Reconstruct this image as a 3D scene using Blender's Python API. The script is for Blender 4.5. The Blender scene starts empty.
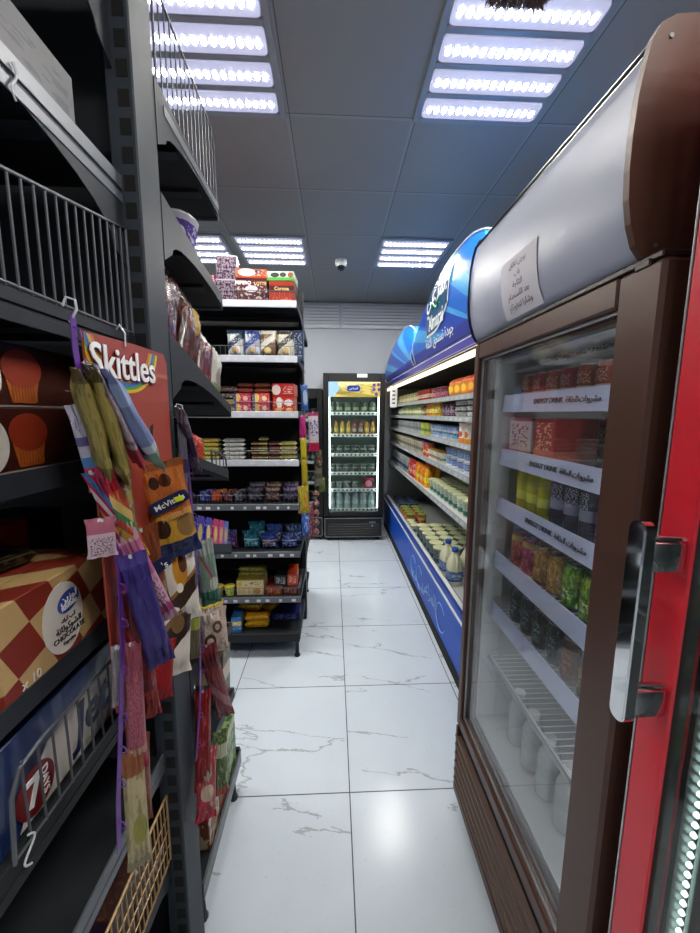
import bpy, bmesh, math, random, unicodedata
from mathutils import Vector, Matrix
random.seed(11)
S = bpy.context.scene
COL = S.collection
R = math.radians
PI = math.pi

# ------------------------------------------------------------------ camera
CAMF, CAMX, CAMY = 375.0, 350.0, 466.5
def cam_basis():
    y, p, r = R(2.6), R(8.04), R(0.26)
    f = Vector((math.sin(y)*math.cos(p), math.cos(y)*math.cos(p), -math.sin(p)))
    rt = Vector((math.cos(y), -math.sin(y), 0)); up = rt.cross(f)
    return f, rt*math.cos(r)+up*math.sin(r), up*math.cos(r)-rt*math.sin(r)
CF, CR, CU = cam_basis()
CP = Vector((0, 0, 1.527))
cd = bpy.data.cameras.new('camera'); cam = bpy.data.objects.new('camera', cd); COL.objects.link(cam)
M = Matrix((CR, CU, -CF)).transposed().to_4x4(); M.translation = CP
cam.matrix_world = M
cd.sensor_fit = 'HORIZONTAL'; cd.sensor_width = 36; cd.lens = 36*CAMF/700; cd.clip_start = .02
S.camera = cam
def at(px, py, x=None, y=None, z=None):
    d = CF + CR*((px-CAMX)/CAMF) - CU*((py-CAMY)/CAMF)
    if x is not None: t = (x-CP.x)/d.x
    elif y is not None: t = (y-CP.y)/d.y
    else: t = (z-CP.z)/d.z
    return CP + d*t

# ------------------------------------------------------------------ materials
def lin(c):
    if isinstance(c, str):
        c = [int(c[i:i+2], 16)/255 for i in (0, 2, 4)]
        c = [(v/12.92 if v <= .04045 else ((v+.055)/1.055)**2.4) for v in c]
    return (c[0], c[1], c[2], 1)
class NT:
    def __init__(s, name):
        s.m = bpy.data.materials.new(name); s.m.use_nodes = True; s.t = s.m.node_tree; s.n = s.t.nodes
        s.b = s.n['Principled BSDF']; s.out = s.n['Material Output']
    def N(s, typ, **kw):
        n = s.n.new(typ)
        for k, v in kw.items(): setattr(n, k, v)
        return n
    def L(s, a, b): s.t.links.new(a, b)
    def val(s, sock, v):
        if hasattr(v, 'is_linked') or hasattr(v, 'links'): s.L(v, sock)
        else: sock.default_value = v
    def math(s, op, a, b=0.0, c=None):
        n = s.N('ShaderNodeMath', operation=op); s.val(n.inputs[0], a); s.val(n.inputs[1], b)
        if c is not None: s.val(n.inputs[2], c)
        return n.outputs[0]
    def mix(s, f, a, b):
        n = s.N('ShaderNodeMix', data_type='RGBA'); s.val(n.inputs[0], f); s.val(n.inputs[6], a); s.val(n.inputs[7], b)
        return n.outputs[2]
    def coords(s, which='Generated'):
        tc = s.N('ShaderNodeTexCoord'); sp = s.N('ShaderNodeSeparateXYZ'); s.L(tc.outputs[which], sp.inputs[0])
        return tc.outputs[which], sp.outputs[0], sp.outputs[1], sp.outputs[2]
    def noise(s, vec, scale, detail=3, rough=.5, dist=0.0):
        n = s.N('ShaderNodeTexNoise'); s.L(vec, n.inputs['Vector']); n.inputs['Scale'].default_value = scale
        n.inputs['Detail'].default_value = detail; n.inputs['Roughness'].default_value = rough; n.inputs['Distortion'].default_value = dist
        return n.outputs['Fac']
    def bump(s, h, strength=.3, dist=.002):
        n = s.N('ShaderNodeBump'); n.inputs['Strength'].default_value = strength; n.inputs['Distance'].default_value = dist
        s.L(h, n.inputs['Height']); s.L(n.outputs[0], s.b.inputs['Normal'])
def mat(name, col, rough=.5, metal=0.0, emit=None, es=0.0, var=0.0, vs=30.0, coat=0.0, bump=0.0, spec=.5):
    t = NT(name); b = t.b; c = lin(col)
    b.inputs['Roughness'].default_value = rough; b.inputs['Metallic'].default_value = metal
    b.inputs['Specular IOR Level'].default_value = spec
    b.inputs['Coat Weight'].default_value = coat
    v, x, y, z = t.coords('Object')
    nz = t.noise(v, vs, 4)
    d = [k*(1-var) for k in c[:3]]+[1]; e = [min(1, k*(1+var*.6)) for k in c[:3]]+[1]
    t.L(t.mix(nz, d, e), b.inputs['Base Color'])
    if bump: t.bump(nz, bump, .003)
    if emit: b.inputs['Emission Color'].default_value = lin(emit); b.inputs['Emission Strength'].default_value = es
    return t.m
_pk = {}
def pack(name, base, bands=(), dots=(), scrib=(), rough=.38, speck=None, wrinkle=0.0, coat=0.0, metal=0.0):
    """printed packaging. bands: (lo,hi,colour[,slant]) in height; dots: (cx,cz,rx,rz,colour); scrib: (zlo,zhi,scale,colour[,xlo,xhi]) small print"""
    if name in _pk: return _pk[name]
    t = NT(name); v, x, y, z = t.coords('Generated')
    c = lin(base); cur = None
    def put(mask, colour):
        nonlocal c
        c = t.mix(mask, c, lin(colour))
    def rng(s, lo, hi): return t.math('MULTIPLY', t.math('GREATER_THAN', s, lo), t.math('LESS_THAN', s, hi))
    if speck:
        nn = t.noise(v, speck[0], 2); put(t.math('GREATER_THAN', nn, speck[2] if len(speck) > 2 else .55), speck[1])
    for bd in bands:
        zz = z if len(bd) < 4 else t.math('ADD', z, t.math('MULTIPLY', t.math('SUBTRACT', x, .5), bd[3]))
        put(rng(zz, bd[0], bd[1]), bd[2])
    for (cx, cz, rx, rz, co) in dots:
        a = t.math('POWER', t.math('ABSOLUTE', t.math('DIVIDE', t.math('SUBTRACT', x, cx), rx)), 2.0)
        b = t.math('POWER', t.math('ABSOLUTE', t.math('DIVIDE', t.math('SUBTRACT', z, cz), rz)), 2.0)
        put(t.math('LESS_THAN', t.math('ADD', a, b), 1.0), co)
    for sc in scrib:
        mp = t.N('ShaderNodeMapping'); t.L(v, mp.inputs[0]); mp.inputs['Scale'].default_value = (1, .01, 2.2)
        nn = t.noise(mp.outputs[0], sc[2], 1, .4)
        m = t.math('MULTIPLY', t.math('GREATER_THAN', nn, .54), rng(z, sc[0], sc[1]))
        m = t.math('MULTIPLY', m, rng(x, sc[4] if len(sc) > 4 else .12, sc[5] if len(sc) > 5 else .88))
        put(m, sc[3])
    oi = t.N('ShaderNodeObjectInfo'); rnd = oi.outputs['Random']
    if not scrib and not speck and not metal and not wrinkle and name not in ('muffin_box', 'blue_white_carton', 'white_red_box', 'pale_bottle', 'orange_white_jar'):   # small print that differs from pack to pack
        av = t.N('ShaderNodeVectorMath', operation='ADD'); t.L(v, av.inputs[0])
        cb = t.N('ShaderNodeCombineXYZ'); t.L(t.math('MULTIPLY', rnd, 40), cb.inputs[0]); t.L(t.math('MULTIPLY', rnd, 23), cb.inputs[2]); t.L(cb.outputs[0], av.inputs[1])
        nn = t.noise(av.outputs[0], 9, 2, .5)
        lum = sum(lin(base)[:3])/3
        put(t.math('MULTIPLY', t.math('MULTIPLY', t.math('GREATER_THAN', nn, .57), rng(z, .2, .85)), .6), 'd8d6cc' if lum < .22 else '3c3c48')
    hs = t.N('ShaderNodeHueSaturation'); t.val(hs.inputs['Color'], c)
    t.L(t.math('ADD', t.math('MULTIPLY', rnd, .05), .475), hs.inputs['Hue']); t.L(t.math('ADD', t.math('MULTIPLY', t.math('FRACT', t.math('MULTIPLY', rnd, 7.3)), .4), .78), hs.inputs['Value'])
    t.L(hs.outputs[0], t.b.inputs['Base Color'])
    t.b.inputs['Roughness'].default_value = rough; t.b.inputs['Coat Weight'].default_value = coat; t.b.inputs['Metallic'].default_value = metal
    if wrinkle:
        t.bump(t.noise(v, 5.0, 4, .6, .6), wrinkle, .02)
    _pk[name] = t.m
    return t.m

# ------------------------------------------------------------------ mesh builder
OFF = {}
class MB:
    def __init__(s): s.v = []; s.f = []; s.mi = []; s.sm = []
    def add(s, vs, fs, mi=0, smooth=False):
        o = len(s.v); s.v += [tuple(p) for p in vs]
        for f in fs: s.f.append([i+o for i in f]); s.mi.append(mi); s.sm.append(smooth)
        return s
    def bm(s, bm, mi=0, smooth=False):
        bm.verts.index_update()
        s.add([v.co[:] for v in bm.verts], [[v.index for v in f.verts] for f in bm.faces], mi, smooth); bm.free(); return s
    def box(s, x0, y0, z0, x1, y1, z1, bev=0.0, mi=0, seg=1):
        x0, x1 = min(x0, x1), max(x0, x1); y0, y1 = min(y0, y1), max(y0, y1); z0, z1 = min(z0, z1), max(z0, z1)
        b = bmesh.new(); bmesh.ops.create_cube(b, size=1)
        for v in b.verts: v.co = Vector(((x0+x1)/2+v.co.x*(x1-x0), (y0+y1)/2+v.co.y*(y1-y0), (z0+z1)/2+v.co.z*(z1-z0)))
        if bev > 0: bmesh.ops.bevel(b, geom=b.edges[:], offset=min(bev, .45*min(x1-x0, y1-y0, z1-z0)), segments=seg, affect='EDGES', profile=.5)
        return s.bm(b, mi)
    def tube(s, pts, r, n=6, mi=0, closed=False):
        pts = [Vector(p) for p in pts]; m = len(pts); rings = []
        rr = r if isinstance(r, (list, tuple)) else [r]*m
        pu = None
        for i, p in enumerate(pts):
            a = pts[(i-1) % m] if (closed or i > 0) else p; b = pts[(i+1) % m] if (closed or i < m-1) else p
            d = (b-a).normalized()
            if pu is None: u = d.cross(Vector((0, 0, 1)) if abs(d.z) < .9 else Vector((1, 0, 0))).normalized()
            else:
                u = (pu-d*pu.dot(d))
                u = u.normalized() if u.length > 1e-6 else d.orthogonal().normalized()
            pu = u; w = d.cross(u)
            rings.append([p+(u*math.cos(2*PI*k/n)+w*math.sin(2*PI*k/n))*rr[i] for k in range(n)])
        vs = [q for ring in rings for q in ring]; fs = []
        for i in range(m if closed else m-1):
            j = (i+1) % m
            for k in range(n): fs.append([i*n+k, i*n+(k+1) % n, j*n+(k+1) % n, j*n+k])
        if not closed: fs.append(list(range(n))[::-1]); fs.append([(m-1)*n+k for k in range(n)])
        return s.add(vs, fs, mi, True)
    def lathe(s, prof, c=(0, 0, 0), n=16, mi=0, cap=True, axis='z', smooth=True):
        vs = []; fs = []
        for (r, h) in prof:
            for k in range(n):
                a = 2*PI*k/n
                p = (r*math.cos(a), r*math.sin(a), h)
                if axis == 'x': p = (h, r*math.cos(a), r*math.sin(a))
                if axis == 'y': p = (r*math.sin(a), h, r*math.cos(a))
                vs.append((c[0]+p[0], c[1]+p[1], c[2]+p[2]))
        for i in range(len(prof)-1):
            for k in range(n): fs.append([i*n+k, i*n+(k+1) % n, (i+1)*n+(k+1) % n, (i+1)*n+k])
        s.add(vs, fs, mi, smooth)
        if cap:
            s.add(vs[:n], [list(range(n))[::-1]], mi); s.add(vs[-n:], [list(range(n))], mi)
        return s
    def prism(s, poly, axis, a0, a1, mi=0, smooth=False):
        """poly: 2D points; axis x -> (y,z), y -> (x,z), z -> (x,y)"""
        def P(p, a): return {'x': (a, p[0], p[1]), 'y': (p[0], a, p[1]), 'z': (p[0], p[1], a)}[axis]
        n = len(poly); vs = [P(p, a0) for p in poly]+[P(p, a1) for p in poly]
        fs = [list(range(n))[::-1], [n+i for i in range(n)]]+[[i, (i+1) % n, n+(i+1) % n, n+i] for i in range(n)]
        b = bmesh.new(); bv = [b.verts.new(v) for v in vs]
        for f in fs:
            try: b.faces.new([bv[i] for i in f])
            except ValueError: pass
        bmesh.ops.recalc_face_normals(b, faces=b.faces[:])
        return s.bm(b, mi, smooth)
    def text(s, body, O, u, v, size, mi=0, th=.0006, align='CENTER', fn=None, shear=0, bold=0.0):
        """lettering laid on the plane at O with direction u and up v"""
        c = bpy.data.curves.new('lettering', 'FONT'); c.body = body; c.size = size; c.align_x = align; c.align_y = 'CENTER'
        c.resolution_u = 3; c.shear = shear; c.offset = bold*size; c.extrude = th
        o = bpy.data.objects.new('lettering', c); me = bpy.data.meshes.new_from_object(o)
        O = Vector(O); u = Vector(u).normalized(); v = Vector(v).normalized(); w = u.cross(v)
        vs = []
        for q in me.vertices:
            x, y, z = q.co; z += th
            vs.append(fn(x, y, z) if fn else O+u*x+v*y+w*z)
        s.add(vs, [list(p.vertices) for p in me.polygons], mi)
        bpy.data.objects.remove(o); bpy.data.curves.remove(c); bpy.data.meshes.remove(me)
        return s
    def disc(s, O, u, v, rx, ry, th=.0008, n=28, mi=0, sup=2.0):
        O = Vector(O); u = Vector(u).normalized(); v = Vector(v).normalized(); w = u.cross(v)
        P = []
        for k in range(n):
            a = 2*PI*k/n; ca, sa = math.cos(a), math.sin(a)
            P.append(O+u*(rx*math.copysign(abs(ca)**(2/sup), ca))+v*(ry*math.copysign(abs(sa)**(2/sup), sa)))
        vs = P+[p+w*th for p in P]
        return s.add(vs, [list(range(n))[::-1], [n+i for i in range(n)]]+[[i, (i+1) % n, n+(i+1) % n, n+i] for i in range(n)], mi)
    def build(s, name, mats, parent=None, link=True):
        if not isinstance(mats, (list, tuple)): mats = [mats]
        off = OFF.get(parent.name, Vector()) if parent else Vector()
        me = bpy.data.meshes.new(name)
        me.from_pydata([(a-off.x, b-off.y, c-off.z) for a, b, c in s.v], [], s.f)
        for m in mats: me.materials.append(m)
        me.polygons.foreach_set('material_index', s.mi); me.polygons.foreach_set('use_smooth', s.sm)
        me.update(); me.validate()
        if any(s.sm): me.set_sharp_from_angle(angle=R(42))
        o = bpy.data.objects.new(name, me)
        if link: COL.objects.link(o)
        if parent: o.parent = parent; KIDS.setdefault(parent.name, []).append(o); OFF[o.name] = off
        return o
KIDS = {}
def tag(o, label=None, cat=None, group=None, kind=None):
    if label: o['label'] = label
    if cat: o['category'] = cat
    if group: o['group'] = group
    if kind: o['kind'] = kind
    return o
def thing(name, label, cat, loc, group=None, rz=0, link=True, world=True):
    o = bpy.data.objects.new(name, None); o.empty_display_size = .05
    if link: COL.objects.link(o)
    o.location = loc; o.rotation_euler = (0, 0, rz); tag(o, label, cat, group)
    OFF[o.name] = Vector(loc) if world else Vector()
    return o
def struct(mb, name, m):
    o = mb.build(name, m); o['kind'] = 'structure'; return o
def clone(o, parent=None):
    c = o.copy(); COL.objects.link(c)
    if parent: c.parent = parent
    for k in KIDS.get(o.name, []): clone(k, c)
    return c
PLACED = []
def put(proto, loc, rz=0.0, label=None, group=None, cat=None, rot=None, sc=1.0):
    c = clone(proto); c.location = loc; c.rotation_euler = rot if rot else (0, 0, rz)
    if sc != 1.0: c.scale = (sc, sc, sc) if not isinstance(sc, tuple) else sc
    tag(c, label, cat, group)
    if not group and 'group' in c: del c['group']
    return c
ORD = {1: ['only'], 2: ['left', 'right'], 3: ['left', 'middle', 'right'], 4: ['leftmost', 'second from left', 'third from left', 'rightmost'],
       5: ['leftmost', 'second from left', 'middle', 'second from right', 'rightmost']}

# Arabic shaping with presentation forms
_AF = {}
for _c in list(range(0xFB50, 0xFDFF))+list(range(0xFE70, 0xFEFF)):
    d = unicodedata.decomposition(chr(_c)).split()
    if len(d) == 2 and d[0] in ('<isolated>', '<initial>', '<medial>', '<final>'): _AF.setdefault(chr(int(d[1], 16)), {})[d[0][1:-1]] = chr(_c)
def arab(s):
    out = []
    for i, ch in enumerate(s):
        f = _AF.get(ch)
        if not f: out.append(ch); continue
        pv = i > 0 and 'initial' in _AF.get(s[i-1], {}); nx = i < len(s)-1 and s[i+1] in _AF and 'final' in _AF[s[i+1]]
        k = ('medial' if pv and nx and 'medial' in f else 'final' if pv and 'final' in f else 'initial' if nx and 'initial' in f else 'isolated')
        out.append(f.get(k, ch))
    return ''.join(out[::-1])
# ------------------------------------------------------------------ shared materials
K = {}
K['slate'] = mat('slate_metal', '2c3036', .5, .0, var=.12, vs=25, spec=.18)
K['slate_d'] = mat('dark_shelf_metal', '1c1f23', .55, .0, var=.2, vs=30, spec=.25)
K['post'] = mat('post_metal', '343a41', .5, .0, var=.15, vs=14, spec=.18)
K['wire'] = mat('wire_metal', '5a5e64', .4, .25)
K['wire_gold'] = mat('wire_brass', 'a98a5c', .4, .3)
K['chrome'] = mat('chrome', 'e4e4e6', .06, 1.0)
K['black'] = mat('black_metal', '0c0d0f', .35, .1)
K['blackm'] = mat('black_matt', '070708', .8)
K['hole'] = mat('slot_dark', '050506', .9)
K['rail'] = mat('price_rail', 'bcc0c8', .3, .05, coat=.3)
K['railg'] = mat('price_rail_grey', '595e65', .4, .1)
K['white'] = mat('white_enamel', 'd8dadb', .35)
K['brown'] = mat('brown_metal', '4c2e22', .42, .1, var=.1, vs=20)
K['brown_d'] = mat('dark_brown_metal', '2c1a14', .4, .2)
K['header'] = mat('white_header_gloss', '9ea3b4', .38, .0, spec=.3)
K['paper'] = mat('paper', 'c9c6cf', .7)
K['ink'] = mat('ink', '1c1c22', .6)
K['inkblue'] = mat('ink_blue', '1f3f8f', .5)
K['whiteink'] = mat('white_ink', 'eef0f2', .5)
K['red'] = mat('red_painted_frame', 'cc0e26', .42, .0, var=.12, vs=160, coat=.3)
K['silver'] = mat('silver_edge', 'b8babd', .3, .8)
K['steel'] = mat('brushed_steel', '8d9092', .35, .8, var=.2, vs=60)
K['blue'] = mat('blue_panel', '1450bc', .4, .0, var=.08, vs=4, spec=.2)
K['blue_d'] = mat('blue_rail', '0e2f86', .4, .0, spec=.25)
K['wallm'] = mat('wall_paint', '9ca1a9', .6, var=.05, vs=2)
K['slatm'] = mat('white_slat', 'a4a9b1', .5)
K['purple'] = mat('purple_ribbon', '5a2d86', .35)
K['led_soft'] = mat('soft_led', 'ffffff', .4, emit='e6fff8', es=.5)
K['white_led'] = mat('cool_led', 'ffffff', .4, emit='eafcf8', es=2.0)
K['warm_led'] = mat('warm_led', 'fff2d8', .4, emit='ffe6b4', es=.5)
K['ceil_led'] = mat('ceiling_led', 'ffffff', .4, emit='fffcf4', es=62.0)
K['lens'] = mat('lamp_lens', '707084', .3, emit='cfd2f4', es=.14)
K['lamp_pan'] = mat('lamp_pan', '8f949b', .4, .2)
K['cam_dome'] = mat('camera_dome', '08090a', .1, coat=.6)
K['fuzz'] = mat('brown_fibre', '4a3a34', .9, var=.5, vs=200)
K['clear'] = mat('pale_plastic', 'c6ccd0', .2)
K['deckw'] = mat('white_deck', 'cdd0ce', .3)
K['cardb'] = mat('brown_card', '5a3424', .6)

def glass(name, tint='eef4f2', rough=.0, ior=1.5, dens=0.0):
    t = NT(name); t.n.remove(t.b)
    tr = t.N('ShaderNodeBsdfTransparent'); tr.inputs[0].default_value = lin(tint)
    gl = t.N('ShaderNodeBsdfGlossy'); gl.inputs['Roughness'].default_value = rough
    ge = t.N('ShaderNodeNewGeometry'); dt = t.N('ShaderNodeVectorMath', operation='DOT_PRODUCT'); t.L(ge.outputs['Normal'], dt.inputs[0]); t.L(ge.outputs['Incoming'], dt.inputs[1])
    r0 = ((ior-1)/(ior+1))**2; c = t.math('ABSOLUTE', dt.outputs['Value'])
    sch = t.math('ADD', r0, t.math('MULTIPLY', t.math('POWER', t.math('SUBTRACT', 1.0, c), 5.0), 1-r0))
    mx = t.N('ShaderNodeMixShader'); t.L(sch, mx.inputs[0]); t.L(tr.outputs[0], mx.inputs[1]); t.L(gl.outputs[0], mx.inputs[2])
    last = mx
    if dens:
        df = t.N('ShaderNodeBsdfDiffuse'); df.inputs[0].default_value = lin('d8dcd8')
        v, x, y, z = t.coords('Object'); nz = t.noise(v, 2.2, 4, .55, .6)
        m2 = t.N('ShaderNodeMixShader'); t.L(t.math('MULTIPLY', nz, dens), m2.inputs[0]); t.L(mx.outputs[0], m2.inputs[1]); t.L(df.outputs[0], m2.inputs[2]); last = m2
    t.L(last.outputs[0], t.out.inputs[0]); return t.m
K['glass'] = glass('door_glass', 'f4f5f7', .01, 1.5, .04)
K['glass2'] = glass('clear_glass', 'eef4f2', .0, 1.45)

def floor_mat():
    t = NT('marble_tile'); v, x, y, z = t.coords('Object')
    def ln(s, o, p, w):
        q = t.math('ABSOLUTE', t.math('SUBTRACT', t.math('FRACT', t.math('DIVIDE', t.math('SUBTRACT', s, o), p)), .5))
        return t.math('GREATER_THAN', q, .5-w/p/2)
    fx = t.math('FLOOR', t.math('DIVIDE', t.math('SUBTRACT', x, .065), .605)); fy = t.math('FLOOR', t.math('DIVIDE', t.math('SUBTRACT', y, 1.324), .603))
    g = t.math('MAXIMUM', ln(x, .065, .605, .0045), ln(y, 1.324, .603, .0045))
    # veins: thin contour lines of a stretched, distorted noise, different in every tile
    cmb = t.N('ShaderNodeCombineXYZ'); t.L(t.math('ADD', t.math('MULTIPLY', x, .55), t.math('MULTIPLY', fx, 3.7)), cmb.inputs[0])
    t.L(t.math('ADD', t.math('MULTIPLY', y, 1.9), t.math('MULTIPLY', x, .35)), cmb.inputs[1]); t.L(t.math('MULTIPLY', fy, 2.3), cmb.inputs[2])
    dn = t.N('ShaderNodeTexNoise'); t.L(cmb.outputs[0], dn.inputs['Vector']); dn.inputs['Scale'].default_value = 5.0; dn.inputs['Detail'].default_value = 6; dn.inputs['Roughness'].default_value = .62
    ad = t.N('ShaderNodeVectorMath', operation='MULTIPLY_ADD'); t.L(dn.outputs['Color'], ad.inputs[0]); ad.inputs[1].default_value = (.30, .30, .30); t.L(cmb.outputs[0], ad.inputs[2])
    vo = t.N('ShaderNodeTexVoronoi', feature='DISTANCE_TO_EDGE'); t.L(ad.outputs[0], vo.inputs['Vector']); vo.inputs['Scale'].default_value = 2.1
    vein = t.math('LESS_THAN', vo.outputs['Distance'], .012)
    n2 = t.noise(cmb.outputs[0], 3.0, 3, .5, .0)
    vm = t.math('MULTIPLY', vein, t.math('GREATER_THAN', n2, .51))
    soft = t.noise(v, 1.1, 4, .6, .4)
    base = t.mix(soft, lin('b4bfca'), lin('d6dfe8'))
    fine = t.noise(v, 60, 3, .7); base = t.mix(t.math('MULTIPLY', t.math('GREATER_THAN', fine, .66), .35), base, lin('a9aeb0'))
    base = t.mix(t.math('MULTIPLY', vm, .6), base, lin('868c8f'))
    base = t.mix(g, base, lin('4b5054'))
    t.L(base, t.b.inputs['Base Color'])
    rg = t.math('ADD', t.math('MULTIPLY', t.noise(v, 9, 4), .10), .11)
    t.L(t.math('ADD', rg, t.math('MULTIPLY', g, .5)), t.b.inputs['Roughness'])
    t.b.inputs['Specular IOR Level'].default_value = .22
    t.bump(t.math('ADD', t.math('MULTIPLY', t.noise(v, 40, 2), .06), t.math('MULTIPLY', g, -1.0)), .25, .002)
    return t.m
K['floor'] = floor_mat()
def ceil_mat():
    t = NT('ceiling_tile'); v, x, y, z = t.coords('Object')
    def ln(s, o, p, w):
        q = t.math('ABSOLUTE', t.math('SUBTRACT', t.math('FRACT', t.math('DIVIDE', t.math('SUBTRACT', s, o), p)), .5))
        return t.math('GREATER_THAN', q, .5-w/p/2)
    a = t.math('MAXIMUM', ln(x, .385, .6, .014), ln(y, 1.995, .6, .014))
    b = t.math('MAXIMUM', ln(x, .397, .6, .004), ln(y, 1.983, .6, .004))
    soft = t.noise(v, 1.5, 3)
    base = t.mix(soft, lin('8a8986'), lin('949390'))
    base = t.mix(t.math('MULTIPLY', a, .3), base, lin('a9adb1')); base = t.mix(b, base, lin('50545a'))
    t.L(base, t.b.inputs['Base Color']); t.b.inputs['Roughness'].default_value = .7
    t.bump(t.noise(v, 220, 3), .08, .001)
    return t.m
K['ceil'] = ceil_mat()
def ray_mat(name, y0, z0, n, base, c2, c3):
    t = NT(name); v, x, y, z = t.coords('Generated')
    a = t.math('ARCTAN2', t.math('SUBTRACT', z, z0), t.math('SUBTRACT', y, y0))
    s1 = t.math('SINE', t.math('MULTIPLY', a, n)); s2 = t.math('SINE', t.math('ADD', t.math('MULTIPLY', a, n*.37), 1.0))
    c = t.mix(t.math('GREATER_THAN', s1, .15), lin(base), lin(c2)); c = t.mix(t.math('GREATER_THAN', s2, .7), c, lin(c3))
    c = t.mix(t.math('LESS_THAN', z, .12), c, lin('1c2a8c'))
    t.L(c, t.b.inputs['Base Color']); t.b.inputs['Roughness'].default_value = .3; t.b.inputs['Specular IOR Level'].default_value = .2
    return t.m
K['rays'] = ray_mat('blue_ray_print', -.25, -.35, 26, '1a62c0', '3f9ad6', '123fa8')
K['liner'] = mat('fridge_liner', 'b4b6b4', .4)
K['liner2'] = mat('fridge_liner_pale', 'b4c6bc', .45)
K['railblue'] = mat('pale_blue_rail', 'bcc4de', .35)
K['fridge_led'] = mat('fridge_led', 'ffffff', .4, emit='f4fbff', es=3.0)
K['sleeve'] = mat('frosted_sleeve', 'c4d0cc', .25, var=.3, vs=80)
K['goldsign'] = pack('gold_sign', 'b8a552', bands=[(.0, .3, '8f7c34', .5), (.75, 1.1, 'd8c98c', -.4)], rough=.3)
K['rail_n'] = mat('shelf_rail_grey', '5d636c', .4, .1)
K['railc'] = mat('clear_price_rail', '8b9296', .3)
# ------------------------------------------------------------------ room
X0, X1, Y0, Y1, H = -3.6, 1.75, -2.6, 5.0, 2.92
struct(MB().box(X0-.1, Y0-.1, -.1, X1+.1, Y1+.1, 0), 'floor', K['floor'])
struct(MB().box(X0-.1, Y0-.1, H, X1+.1, Y1+.1, H+.1), 'ceiling', K['ceil'])
struct(MB().box(X0-.1, Y1, 0, X1+.1, Y1+.1, H), 'wall_back', K['wallm'])
struct(MB().box(X0-.1, Y0-.1, 0, X1+.1, Y0, H), 'wall_front', K['wallm'])
struct(MB().box(X0-.1, Y0, 0, X0, Y1, H), 'wall_left', K['wallm'])
struct(MB().box(X1, Y0, 0, X1+.1, Y1, H), 'wall_right', K['wallm'])
for i, (a, b) in enumerate([(-1.7, .085), (.11, 1.74)]):
    m = MB(); m.box(a, Y1-.02, 2.60, b, Y1, 2.63, .003); m.box(a, Y1-.014, 2.60, b, Y1, 2.915)
    for k in range(7): m.prism([(Y1-.038, 2.655+k*.038), (Y1-.012, 2.665+k*.038), (Y1-.012, 2.684+k*.038), (Y1-.03, 2.676+k*.038)], 'x', a+.01, b-.01)
    struct(m, 'trim_%d' % (i+1), K['slatm'])

# ceiling lamps: recessed 60 x 60 fittings with four lens strips and rows of diodes
def lamp(x, y, label, near=False):
    t = thing('ceiling_lamp', label, 'ceiling light', (x+.3, y+.3, H), 'four-strip ceiling lamps')
    m = MB(); z = H-.016
    m.box(x+.004, y+.004, H-.006, x+.596, y+.596, H-.0005, .001)
    for k in range(4):
        pass
    m.box(x+.004, y+.004, z, x+.03, y+.596, H-.006, .002); m.box(x+.57, y+.004, z, x+.596, y+.596, H-.006, .002)
    for k in range(5):
        yy = y+.004+k*.1415
        m.box(x+.03, yy, z, x+.57, yy+.026, H-.006, .002)
    m.build('lamp_frame', K['lamp_pan'], t)
    for k in range(4):
        y0 = y+.032+k*.1415; c = MB()
        P = []
        for (cx, cy, a0) in ((x+.548, y0+.088, 0), (x+.052, y0+.088, 90), (x+.052, y0+.02, 180), (x+.548, y0+.02, 270)):
            for q in range(4):
                a = R(a0+q*30); P.append((cx+.018*math.cos(a), cy+.018*math.sin(a)))
        c.prism(P, 'z', H-.018, H-.007)
        ln = c.build('lamp_lens', K['lens'], t)
        d = MB()
        for q in range(15):
            cx = x+.062+q*.034
            d.disc((cx, y0+.058, H-.0186), (1, 0, 0), (0, -1, 0), .0085, .0185, .001, 10)
        d.build('diode_row', K['ceil_led'], ln)
    return t
lamp(.380, 1.392, 'big four-strip ceiling lamp nearest above the brown fridge')
lamp(-.815, 1.4, 'four-strip ceiling lamp partly behind the wire fence of the nearest shelf unit')
lamp(.380, 3.195, 'far four-strip ceiling lamp over the blue cooler, right of the camera dome')
lamp(-.815, 3.2, 'far four-strip ceiling lamp just above the stacked boxes on the facing shelf unit')
lamp(-1.47, 3.2, 'leftmost far ceiling lamp, cut off by the nearest shelf unit')
for (x, y, l) in ((.39, -.4, 'ceiling lamp above the photographer on the right'), (-.815, -2.2, 'ceiling lamp near the front wall'), (-2.615, -.4, 'ceiling lamp over the next aisle'), (-2.615, 1.4, 'ceiling lamp over the next aisle, further back')):
    lamp(x, y, l)
# camera dome
t = thing('security_camera', 'small white security camera with black dome on the ceiling', 'security camera', (.075, 3.67, H))
MB().lathe([(.052, H-.001), (.055, H-.02), (.05, H-.045), (.04, H-.052)], (.075, 3.67, 0), 20).build('housing', K['white'], t)
d = MB().lathe([(.001, H-.095), (.02, H-.09), (.033, H-.075), (.037, H-.052)][::-1], (.075, 3.67, 0), 20).build('camera_dome', K['cam_dome'], t)
# brown tuft hanging from the nearest lamp
t = thing('feather_tuft', 'fuzzy brown tuft hanging across the nearest ceiling lamp', 'hanging tuft', (.60, 1.38, H-.02))
m = MB(); m.tube([(.60, 1.38, H-.018), (.602, 1.38, H-.05)], .0015, 5)
m.build('string', K['wire'], t)
m = MB(); rr = random.Random(3)
for k in range(1100):
    c = Vector((.60+rr.uniform(-.095, .095), 1.375+rr.uniform(-.02, .03), H-.05+rr.uniform(-.02, .015)))
    d = Vector((rr.uniform(-1, 1), rr.uniform(-1, 1), rr.uniform(-1.2, .4))).normalized()*rr.uniform(.012, .026)
    m.tube([c, c+d*.6, c+d+Vector((0, 0, -.004))], [.0022, .0016, .0006], 4)
m.build('fibres', K['fuzz'], t)
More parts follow.
